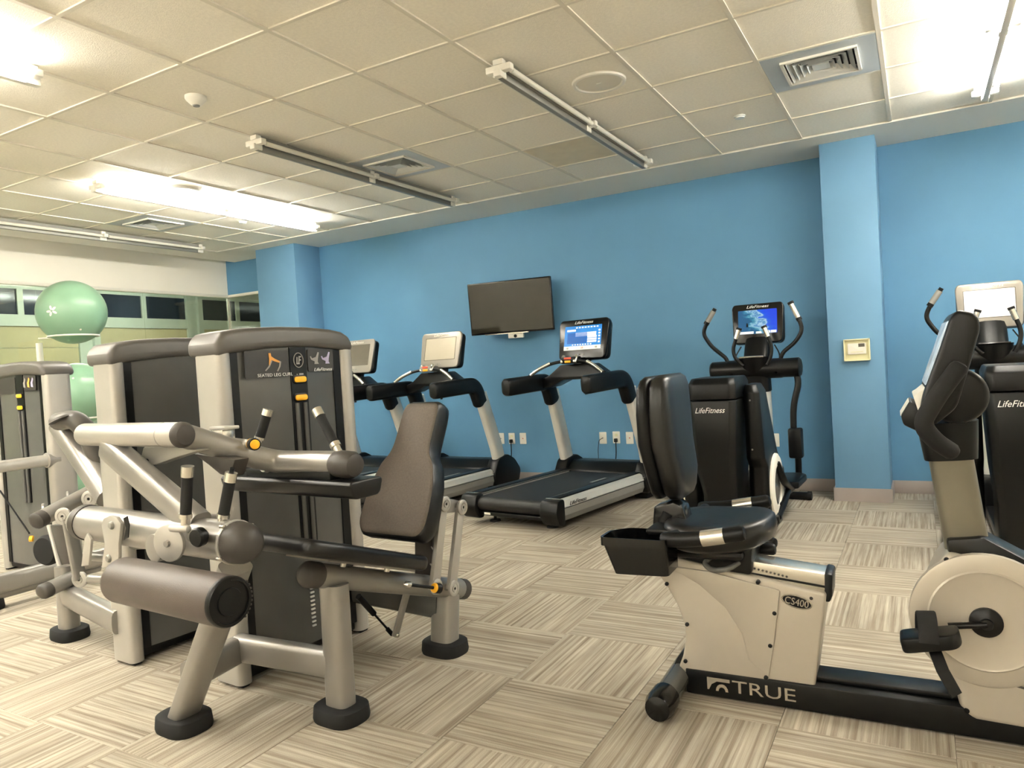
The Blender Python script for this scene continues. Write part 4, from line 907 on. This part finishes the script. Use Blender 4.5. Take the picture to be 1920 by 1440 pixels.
# seat tube with pads
s0, s1 = A(590, 1078, u=0.52), A(862, 1104, u=0.52)
d = (s1-s0).normalized()
MB().tube([s0, s1], 0.044, n=20).build('seat_tube', M_silver, lc)
MB().tube([s0-d*0.035, s0+d*0.012], 0.047, n=20, rcap=0.02).build('tube_cap', M_capblk, lc)
MB().tube([s1-d*0.006, s1+d*0.03], 0.046, n=20, rcap=0.012).build('tube_cap', M_capblk, lc)
nrm = d.cross(X).normalized(); nrm = nrm if nrm.z > 0 else -nrm
def seat_pad():
    fr_, re_ = -0.20, 0.60
    b0 = s0+nrm*0.060
    def P(u_, l, n_): return V((u_, 0, 0))+V((0, b0.y, b0.z))+V((0, d.y, d.z))*l+nrm*n_
    out = []
    for u_, l in ((0.345, -0.22), (0.70, -0.22), (0.725, -0.08), (0.70, 0.24), (0.66, 0.47), (0.39, 0.47), (0.345, 0.24), (0.325, -0.08)): out.append(P(u_, l, 0))
    return rpoly(out, 0.05, 4)
MB().prism(seat_pad(), nrm*0.058).build('seat_pad', M_vinyl, lc, bevel=0.022, seg=4)
MB().prism([V((u_, 0, 0))+V((0, s0.y, s0.z))+V((0, d.y, d.z))*l+nrm*0.052 for u_, l in ((0.42, -0.06), (0.64, -0.06), (0.64, 0.40), (0.42, 0.40))], nrm*0.009).build('seat_plate', M_silver, lc)
for l in (0.03, 0.26):
    MB().lathe(V((0.62, s0.y, s0.z))+V((0, d.y, d.z))*l+nrm*0.052, -nrm, [(0, 0.012), (0.012, 0.010), (0.013, 0.001)], 10).build('seat_bolt', M_bright, lc)
# backrest pad: fabric face, vinyl sides
pb, pt = A(728, 1008, u=0.50), A(795, 752, u=0.50)
dp = (pt-pb).normalized(); npd = V((0, -dp.z, dp.y)); npd = npd if npd.y < 0 else -npd
Hh = (pt-pb).length
def padout(k, off):
    w_ = [(0.0, 0.152), (0.06, 0.182), (0.18, 0.186), (0.38, 0.172), (0.52, 0.146), (0.60, 0.110), (0.68, 0.100), (0.95, 0.098), (1.0, 0.085)]
    pts = [pb+dp*(Hh*a)*1.0+V((-b*k, 0, 0))+npd*off for a, b in w_]+[pb+dp*(Hh*a)+V((b*k, 0, 0))+npd*off for a, b in w_[::-1]]
    return pts
c_ = (pb+pt)/2
def shr(pts, k, off):   # shrink an outline about its middle, shift along the pad normal
    return [c_+(p-c_)*k+npd*off for p in pts]
o0 = rpoly(padout(1.0, 0), 0.02, 2)
MB().loft([shr(o0, 0.90, -0.085), shr(o0, 0.985, -0.070), shr(o0, 1.0, -0.045), shr(o0, 1.0, -0.01), shr(o0, 0.97, 0.004)]).build('backrest_pad', M_vinyl, lc, ang=60)
ptag(MB().loft([shr(o0, 0.965, 0.0), shr(o0, 0.95, 0.010), shr(o0, 0.90, 0.014)]).build('backrest_face', M_fabric, lc, ang=60), 'taupe fabric face of the backrest')
# carriage that carries the backrest: slotted plate and two parallel links
cb, ct = A(803, 1090, u=0.50), A(812, 935, u=0.50)
MB().prism([V((0.44, cb.y-0.02, cb.z)), V((0.44, cb.y+0.03, cb.z)), V((0.44, ct.y+0.03, ct.z+0.03)), V((0.44, ct.y-0.05, ct.z+0.03))], (0.10, 0, 0)).build('carriage_plate', M_capblk, lc, bevel=0.004)
for k in range(5):
    za = cb.z+0.02+(ct.z-cb.z)*k/5; zb_ = cb.z+0.02+(ct.z-cb.z)*(k+1)/5; ym = cb.y+(ct.y-cb.y)*k/5
    for q in (-1, 1):
        MB().tube([(0.545, ym-0.022*q, za), (0.545, ym+0.022*q-0.01, zb_)], 0.003, n=6).build('lattice_bar', M_silver2, lc)
for (tx, ty), (bx_, by_) in (((834, 945), (818, 1100)), ((866, 951), (850, 1103))):
    a, b = A(tx, ty, u=0.60), A(bx_, by_, u=0.60)
    MB().prism(rpoly([a+V((-0.02, -0.022, 0.0)), a+V((-0.02, 0.022, 0.0)), b+V((-0.02, 0.026, 0.0)), b+V((-0.02, -0.026, 0.0))], 0.006), (0.02, 0, 0)).build('link_arm', M_silver2, lc, bevel=0.003)
    MB().tube([a+V((-0.13, 0, 0)), a+V((-0.002, 0, 0))], 0.016, n=14).build('link_pin', M_silver, lc)
    MB().tube([b+V((-0.10, 0, 0)), b+V((-0.002, 0, 0))], 0.016, n=14).build('link_pin', M_silver, lc)
    washer(lc, a, X, 0.033); washer(lc, b, X, 0.033)
a, b = A(834, 945, u=0.585), A(866, 951, u=0.585)
MB().prism(rpoly([a+V((0, -0.09, 0.03)), a+V((0, 0, 0.03)), b+V((0, 0.02, 0.02)), b+V((0, 0.01, -0.02)), a+V((0, -0.09, -0.03))], 0.015), (-0.12, 0, 0)).build('link_bridge', M_silver, lc, bevel=0.006)
a, b = A(764, 1096, u=0.60), A(812, 1102, u=0.62)
MB().tube([a, b], 0.007, n=10).build('release_rod', M_black, lc)
MB().lathe(a, a-b, [(-0.012, 0.013), (0.008, 0.013), (0.012, 0.009), (0.02, 0.001)], 14).build('rod_nut', M_bright, lc)
e = (b-a).normalized()
kn = MB().lathe(b, e, [(0, 0.016), (0.006, 0.020), (0.010, 0.020)], 18).build('knob_ring', M_yellow, lc)
MB().lathe(b+e*0.010, e, [(0, 0.018), (0.004, 0.021), (0.026, 0.021), (0.028, 0.018)], 18).build('knob_body', M_black, kn)
ptag(MB().lathe(b+e*0.037, e, [(0, 0.017), (0.005, 0.015), (0.006, 0.001)], 18).build('knob_face', M_yellow, kn), 'yellow face of the release knob')
# gas spring and lever under the seat
a, b = A(672, 1118, u=0.30), A(735, 1189, u=0.30)
m_ = a.lerp(b, 0.45)
MB().tube([a, m_], 0.013, n=12).tube([m_, b], 0.005, n=8).tube([b.lerp(a, 0.14), b], 0.010, n=10).build('gas_spring', M_black, lc)
MB().tube([A(766, 1100, u=0.46), b+V((0.02, 0, 0))], 0.016, 0.008, n=10, pw=4).build('lever_bar', M_silver2, lc)
MB().lathe(b+V((0.03, 0, 0)), X, [(-0.01, 0.011), (0.006, 0.011), (0.01, 0.006)], 12).build('lever_pin', M_bright, lc)
# main pivot tube
tl, tr_ = A(160, 978, v=vt), A(440, 1017, v=vt); zt = (tl.z+tr_.z)/2; tl.z = tr_.z = zt
rT = 0.062
MB().tube([tl, tr_], rT, n=28).build('pivot_tube', M_silver, lc)
MB().tube([tr_, tr_+V((0.012, 0, 0))], rT*1.10, n=28).build('tube_flange', M_silver2, lc)
MB().lathe(tr_+V((0.012, 0, 0)), X, [(0, rT*1.04), (0.035, rT*1.0), (0.06, rT*0.85), (0.075, rT*0.5), (0.078, 0.001)], 28).build('tube_cap', M_capblk, lc)
MB().lathe(tl, -X, [(-0.035, rT*1.05), (0.0, rT*1.06), (0.004, rT*0.98)], 28).build('tube_collar', M_capblk, lc)
MB().lathe(tl+V((-0.004, 0, 0)), -X, [(0, rT*0.98), (0.022, rT*0.92), (0.032, rT*0.6), (0.034, 0.001)], 28).build('tube_end', M_greyplas, lc)
for a_ in (0.6, 2.2, 3.7, 5.3):
    MB().lathe(tr_+V((0.004, math.cos(a_)*rT*1.12, math.sin(a_)*rT*1.12)), X, [(-0.008, 0.007), (0.010, 0.007), (0.011, 0.001)], 10).build('flange_bolt', M_bright, lc)
MB().tube([(0.02, vt+0.02, zt-0.02), (0.02, -0.08, zt-0.08)], 0.05, 0.06, n=16, pw=3).build('tube_mount', M_silver, lc)
# roller pad hanging from two plates
rL, rR = A(226, 1086, v=-0.585), A(428, 1128, v=-0.585); zr = (rL.z+rR.z)/2; rL.z = rR.z = zr
rr = 0.070
MB().lathe(rL, X, [(0, rr*0.8), (0.008, rr*0.96), (0.02, rr), ((rR-rL).x-0.012, rr), ((rR-rL).x-0.004, rr*0.97)], 36).build('roller_pad', M_brvinyl, lc, ang=50)
rc = MB().lathe(rR+V((-0.004, 0, 0)), X, [(0, rr*0.99), (0.010, rr*0.99), (0.016, rr*0.94), (0.016, rr*0.84), (0.010, rr*0.82), (0.010, rr*0.55), (0.014, rr*0.52), (0.014, 0.001)], 36).build('roller_cap', M_black, lc, ang=35)
for k in range(10):
    a_ = -0.9+1.5*k/9; MB().bx((rR.x-0.002, rR.y+math.cos(a_)*rr*0.99-0.002, zr+math.sin(a_)*rr*0.99-0.002), (rR.x+0.010, rR.y+math.cos(a_)*rr*0.99+0.003, zr+math.sin(a_)*rr*0.99+0.003)).build('cap_rib', M_capblk, rc)
MB().tube([rL+V((-0.07, 0, 0)), rL+V((0.01, 0, 0))], 0.018, n=14).build('roller_axle', M_silver, lc)
pv = A(209, 986, v=vt-rT-0.012); pe = V((rL.x-0.03, rL.y+0.02, zr+0.03)); pd = A(201, 1050, v=-0.55)
pl = [(190, 985), (194, 972), (205, 967), (218, 970), (226, 982), (222, 1020), (222, 1046), (210, 1062), (190, 1066), (196, 1020)]
MB().prism([A(x, y, v=vt-rT-0.014) for x, y in pl], (0, 0.012, 0)).build('lever_plate', M_silver2, lc, bevel=0.002)
for x, y in ((210, 985), (205, 1047)):
    MB().lathe(A(x, y, v=vt-rT-0.014), -Y, [(-0.004, 0.015), (0.004, 0.014), (0.009, 0.010), (0.010, 0.001)], 14).build('plate_bolt', M_fixrail, lc)
MB().prism([A(x, y, v=vt-rT-0.004) for x, y in ((163, 1000), (170, 1012), (166, 1060), (152, 1062), (158, 1010))], (0, 0.010, 0)).build('lever_plate', M_silver2, lc, bevel=0.002)
for y in (1043, 1085):
    MB().tube([A(170, y, v=vt-0.02), A(205, y+2, v=vt-0.02)], 0.017, n=12).build('spacer_tube', M_silver, lc)
sc_ = [A(x, y, v=vt-rT-0.016) for x, y in ((231, 972), (238, 968), (242, 985), (240, 1008), (232, 1012), (236, 990))]
MB().prism(sc_, (0, 0.003, 0)).build('angle_scale', M_black, lc)
# disc, knob and two upright grips on the tube
dc = A(318, 1018, v=vt-rT-0.02)
dk = MB().lathe(dc, V((0.25, -1, 0)), [(-0.004, 0.058), (0.006, 0.058), (0.008, 0.055), (0.008, 0.001)], 32).build('adjuster_disc', M_silver2, lc)
MB().lathe(dc+V((0.002, -0.008, 0)), V((0.25, -1, 0)), [(0, 0.012), (0.008, 0.010), (0.009, 0.001)], 8).build('disc_nut', M_silver, dk)
MB().lathe(A(328, 1018, v=vt), V((0.0, -1, 0)), [(0.0, 0.045), (rT+0.012, 0.045), (rT+0.014, 0.03)], 24).build('disc_boss', M_silver, lc)
k0 = A(362, 1005, v=vt-rT+0.01)
MB().tube([k0, A(376, 1006, v=vt-rT-0.035)], 0.024, n=18, taper=[0.8, 1.0]).build('stop_post', M_capblk, lc)
MB().lathe(A(376, 1006, v=vt-rT-0.035), V((0.15, -1, 0)), [(-0.004, 0.028), (0.014, 0.029), (0.020, 0.024), (0.021, 0.001)], 24).build('stop_bumper', M_black, lc)
MB().tube([A(322, 990, v=vt-rT-0.02), A(352, 992, v=vt-rT-0.01)], 0.012, n=12, rcap=0.006).build('grip_arm', M_silver2, lc)
grip(lc, A(347, 995, v=vt-rT-0.005), A(352, 874, v=vt-rT-0.005)); grip(lc, A(414, 992, v=vt), A(434, 886, v=vt+0.02))
MB().tube([A(434, 886, v=vt+0.02), A(436, 878, v=vt+0.02)], 0.008, n=10).build('grip_pin', M_black, lc)
# overhead arm with strut, then the bent tube over the thighs
al, ar = A(160, 815, v=vt), A(340, 815, v=vt); za = (al.z+ar.z)/2; al.z = ar.z = za
MB().tube([al, ar], 0.041, n=24, rcap=0.02).build('thigh_arm', M_silver2, lc)
jn = A(311, 815, v=vt).x
MB().tube([(jn-0.002, vt, za), (jn+0.002, vt, za)], 0.0418, n=24).build('arm_seam', M_silver, lc)
MB().lathe((ar.x, vt, za), X, [(0, 0.0425), (0.012, 0.042), (0.026, 0.032), (0.030, 0.001)], 24).build('arm_cap', M_capblk, lc)
MB().tube([A(205, 838, v=vt), A(375, 985, v=vt)], 0.046, 0.036, n=18, pw=3.2, up=Y).build('strut', M_silver, lc)
vp = -0.06
bent = fillet([V((ar.x-0.06, vt+0.04, za-0.005)), A(470, 855, v=-0.17), A(520, 866, v=vp-0.02), A(640, 868, v=vp)], 0.10, 6)
zb0 = bent[-1].z
MB().tube(bent, 0.041, n=22).build('thigh_arm', M_silver, lc)
MB().tube([A(498, 863, v=-0.10), A(506, 865, v=-0.085)], 0.043, n=22).build('arm_seam', M_silver2, lc)
eR = bent[-1]
MB().tube([eR+V((-0.015, 0, -0.002)), eR+V((0.05, 0, -0.006))], 0.049, 0.046, n=20, rcap=0.022).build('arm_cap', M_capblk, lc)
# thigh pad
qL, qR = A(442, 905, v=vp), A(684, 906, v=vp); zq = (qL.z+qR.z)/2
MB().prism(rpoly([V((qL.x, vp-0.07, zq+0.024)), V((qL.x, vp+0.09, zq+0.024)), V((qL.x, vp+0.07, zq-0.036)), V((qL.x, vp-0.05, zq-0.036))], 0.02), (qR.x-qL.x, 0, 0)).build('thigh_pad', M_vinyl, lc, bevel=0.014, seg=3)
MB().bx((qL.x+0.12, vp-0.04, zq+0.022), (qR.x-0.12, vp+0.05, zq+0.050)).build('pad_bracket', M_black, lc, bevel=0.004)
# grips and knob on the arm
grip(lc, A(482, 838, v=-0.13), A(503, 768, v=-0.10)); grip(lc, A(640, 856, v=vp), A(594, 768, v=vp+0.02))
a, b = A(438, 828, v=-0.19), A(470, 832, v=-0.20); e = (b-a).normalized()
MB().tube([a, b], 0.014, n=12).build('knob_sleeve', M_silver2, lc)
kn = MB().lathe(b, e, [(0, 0.015), (0.004, 0.020), (0.012, 0.020)], 18).build('knob_ring', M_yellow, lc)
e2 = V((0.93, -0.36, 0)).normalized()
MB().lathe(b+e*0.010, e2, [(0, 0.018), (0.004, 0.021), (0.030, 0.021), (0.032, 0.018)], 18).build('knob_body', M_black, kn)
ptag(MB().lathe(b+e*0.010+e2*0.031, e2, [(0, 0.017), (0.005, 0.015), (0.006, 0.001)], 18).build('knob_face', M_yellow, kn), 'yellow face of the arm knob')
# latch block and bracket behind the arm
q = A(418, 818, v=-0.22)
MB().box(q, (0.07, 0.05, 0.05)).build('latch_block', M_bright, lc, bevel=0.004)
MB().box(q+V((0.01, 0, 0.03)), (0.09, 0.06, 0.012)).build('latch_plate', M_silver2, lc, bevel=0.003)
MB().prism([A(x, y, v=vt+0.05) for x, y in ((268, 838), (330, 838), (372, 845), (330, 858), (290, 872), (266, 872), (262, 862))], (0, 0.05, 0)).build('cam_bracket', M_silver2, lc, bevel=0.006)
MB().lathe(A(276, 866, v=vt+0.05), -Y, [(0, 0.012), (0.008, 0.011), (0.009, 0.001)], 12).build('cam_bolt', M_black, lc)
MB().prism([A(x, y, v=-0.30) for x, y in ((360, 850), (440, 862), (430, 896), (412, 890), (390, 872))], (0, 0.06, 0)).build('arm_underside', M_capblk, lc, bevel=0.006)

# ------------------------------------------------------------------ machine with its back to us
M2 = Fr((-3.09, 1.925), -4)
m2 = thing('rear_facing_machine', 'silver gym machine seen from behind, plain grey tower left of the leg curl', 'gym machine', fr=M2)
tower(m2, front=False)
A2 = M2.at
f2 = M2.L(V((-3.80, 2.04, 0)))
foot_pad(m2, (f2.x, f2.y), 0.10, 0.075)
vl = f2.y
MB().tube([(f2.x, f2.y, 0.045), (f2.x-0.02, f2.y+0.01, 0.36)], 0.05, 0.045, n=18, pw=2.6).build('leg', M_silver, m2)
MB().tube([(f2.x, f2.y, 0.22), (-0.10, 0.0, 0.19)], 0.036, 0.055, n=16, pw=3.5, up=Z).build('cross_beam', M_silver, m2)
# slanted press arm with a moulded elbow
a, b = A2(114, 796, v=vl+0.03), A2(204, 932, v=vl+0.03)
MB().tube([a, b], 0.058, 0.055, n=24, pw=2.2, up=Y).build('press_arm', M_silver, m2)
MB().tube(fillet([A2(112, 790, v=vl-0.02), A2(140, 785, v=vl+0.0), A2(162, 806, v=vl+0.04), A2(186, 862, v=vl+0.07)], 0.08), 0.056, 0.045, n=20, rcap=0.025).build('arm_elbow', M_graycap, m2)
MB().lathe(A2(112, 788, v=vl-0.06), V((-0.35, -0.25, 1)), [(0, 0.050), (0.010, 0.046), (0.014, 0.03), (0.015, 0.001)], 24).build('elbow_cap', M_graycap, m2)
MB().lathe(A2(118, 828, v=vl-0.0), V((0, -1, 0)), [(0, 0.010), (0.006, 0.009), (0.007, 0.001)], 12).build('arm_bolt', M_capblk, m2)
# upper swing tube and parallel links
a, b = A2(78, 972, v=vl-0.10), A2(192, 912, v=vl+0.25)
MB().tube([a, b], 0.045, 0.04, n=18).build('swing_tube', M_silver, m2)
d2 = (a-b).normalized()
MB().tube([a-d2*0.01, a+d2*0.03], 0.046, 0.041, n=18, rcap=0.012).build('tube_cap', M_capblk, m2)
w1, w2 = A2(119, 968, v=vl-0.06), A2(168, 935, v=vl+0.10)
for w_ in (w1, w2): washer(m2, w_, V((0.45, -0.9, 0)), 0.042)
for w_ in (A2(82, 958, v=vl+0.12), A2(128, 934, v=vl+0.3)): washer(m2, w_, V((-0.45, -0.9, 0)), 0.042, M_silver)
c1_, c2_ = A2(150, 1086, v=vl-0.02), A2(118, 1083, v=vl+0.03)
MB().tube([w1+V((0.0, 0.02, 0)), c1_], 0.030, 0.014, n=14, pw=3.5, up=X).build('link_arm', M_silver, m2)
MB().tube([A2(92, 985, v=vl+0.05), c2_], 0.012, 0.010, n=12, pw=3).build('link_arm', M_silver2, m2)
MB().prism([A2(x, y, v=vl+0.04) for x, y in ((94, 985), (122, 985), (138, 1075), (118, 1080))], (0, 0.03, 0)).build('link_guard', M_capblk, m2, bevel=0.004)
washer(m2, c1_, V((0.45, -0.9, 0)), 0.040)
a, b = A2(88, 1106, v=vl-0.12), A2(150, 1078, v=vl+0.05)
MB().tube([a, b], 0.044, 0.036, n=18).build('lower_tube', M_silver, m2)
d2 = (a-b).normalized()
MB().tube([a-d2*0.01, a+d2*0.02], 0.046, 0.038, n=18, rcap=0.016).build('tube_cap', M_capblk, m2)
MB().lathe(A2(87, 1032, v=vl+0.18), V((0.3, -1, 0)), [(-0.05, 0.085), (0.0, 0.088), (0.02, 0.075), (0.022, 0.04), (0.023, 0.001)], 28).build('pad_roller', M_rub, m2)

# ------------------------------------------------------------------ machine at the left edge
M3 = Fr((-5.76, 2.67), -90)
m3 = thing('left_edge_machine', 'silver gym machine with grey tower and yellow buttons cut off by the left edge', 'gym machine', fr=M3)
tower(m3, front=True)
A3 = M3.at
for dv_, m_ in ((0.46, M_greyprint), (0.51, M_orange), (0.555, M_lilac)):
    MB().prism([V((us, dv_+a, 1.32+b)) for a, b in ((-0.014, -0.030), (0.012, -0.034), (0.006, -0.004), (0.018, 0.022), (0.006, 0.034), (-0.006, 0.010), (-0.016, 0.0))], (0.0006, 0, 0)).build('sticker_print', m_, m3, smooth=False)
a = V((-0.01, 0.68, A3(92, 863, u=0.0).z)); b = a+V((0.75, 0.0, 0.0))
MB().tube([a, b], 0.032, 0.038, n=16, pw=3).build('side_handle_bar', M_silver2, m3)
MB().lathe(a, X, [(-0.05, 0.05), (0.02, 0.05), (0.03, 0.03)], 20).build('bar_mount', M_silver, m3)
f3 = M3.L(V((-4.76, 2.15, 0)))
foot_pad(m3, (f3.x+0.05, f3.y-0.02), 0.10, 0.075, 0.05)
MB().tube([(-0.12, f3.y+0.09, 0.16), (0.75, f3.y+0.09, 0.16)], 0.035, 0.055, n=16, pw=3.5, up=Z).build('base_beam', M_silver, m3)
MB().tube([(-0.10, f3.y, 0.075), (f3.x+0.1, f3.y, 0.075)], 0.026, n=14).build('base_tube', M_silver, m3)
for k in (0.45, 0.6): MB().lathe(V((0.05+0.25*(k-0.3), f3.y+0.125, 0.165)), V((0, 1, 0)), [(0, 0.010), (0.012, 0.009), (0.013, 0.001)], 10).build('beam_bolt', M_bright, m3)
MB().lathe(A3(62, 1010, u=0.06), V((0.7, -0.7, 0.1)), [(0, 0.02), (0.02, 0.02), (0.021, 0.001)], 14).build('pin_knob', M_yellow, m3)
MB().tube([A3(0, 920, u=0.04), A3(55, 1000, u=0.04)], 0.006, n=8).build('cable', M_black, m3)

# ================================================================== BALL STAND AND BALLS
bs = thing('ball_rack', 'white vertical ball stand with wire rings behind the left machines', 'ball rack', loc=(-6.90, 3.94, 0))
px_ = W0.at(57, 650, v=3.80); px0 = px_-V((-6.96, 3.88, 0))
bx0, by0 = -0.33, -0.14
MB().bx((bx0-0.022, by0-0.022, 0.02), (bx0+0.022, by0+0.022, 1.72)).build('post', M_wht, bs, bevel=0.004)
bsz = MB()
for a_ in (0.4, 1.6, 3.4, 5.2): bsz.tube([(bx0, by0, 0.03), (bx0+0.40*math.cos(a_), by0+0.40*math.sin(a_), 0.02)], 0.018, n=10)
bsz.build('base', M_wht, bs)
balls = [(1.985, 'green exercise ball on top of the ball stand, with a white emblem'), (1.215, 'green exercise ball in the middle of the ball stand, between two towers'), (0.445, 'green exercise ball lowest on the ball stand, behind the machine linkages')]
R_ = 0.295
for zc, l in balls:
    zr_ = zc-math.sqrt(R_**2-0.20**2)-0.006
    rg2 = [V((0.21*math.cos(a), 0.21*math.sin(a), zr_)) for a in [2*math.pi*i/36 for i in range(37)]]
    MB().tube(rg2, 0.008, n=8).tube([V((bx0, by0, zr_)), V((bx0*0.6, by0*0.6, zr_))], 0.008, n=8).build('ring', M_wht, bs)
    me_ = MB().lathe((0, 0, 0), V((-0.75, 0.5, 0.35)), [(R_*math.sin(t_), R_*math.cos(t_)) for t_ in [math.radians(-89+178*i/36) for i in range(37)]], 48)
    ob = tag(me_.build('exercise_ball', M_ball, None, ang=80), l, 'exercise ball', 'exercise balls on the stand'); ob.location = (-6.90, 3.94, zc)
    dcam = (V((0, 0, CH))-V((-6.90, 3.94, zc))).normalized()
    sd = dcam.cross(Z).normalized()*-1; upv = sd.cross(dcam)
    if zc > 1.9:
        base = (dcam*0.80-sd*0.50-upv*0.05).normalized()
        e1 = base.cross(Z).normalized()*-1; e2_ = e1.cross(base)
        for k in range(5):
            a_ = 0.5+k*2*math.pi/5+0.2*(k % 2)
            c3 = (base+e1*(0.10*math.cos(a_))+e2_*(0.10*math.sin(a_))).normalized()
            pet = []
            for j in range(10):
                b_ = 2*math.pi*j/10
                r1 = e1*math.cos(a_)+e2_*math.sin(a_); r2 = -e1*math.sin(a_)+e2_*math.cos(a_)
                pet.append((c3+r1*(0.075*math.cos(b_))+r2*(0.038*math.sin(b_))).normalized()*(R_+0.0008))
            pmb = MB(); pmb.add([c3*(R_+0.003)]+pet, [(0, 1+j, 1+(j+1) % 10) for j in range(10)])
            pmb.build('emblem', M_logo, ob)
    vp_ = (dcam*0.85+sd*0.2+upv*0.55).normalized() if zc > 1.9 else (dcam*0.85-sd*0.1-upv*0.5).normalized()
    MB().lathe(vp_*(R_-0.004), vp_, [(0, 0.011), (0.005, 0.009), (0.006, 0.001)], 12).build('valve_plug', M_wht, ob)
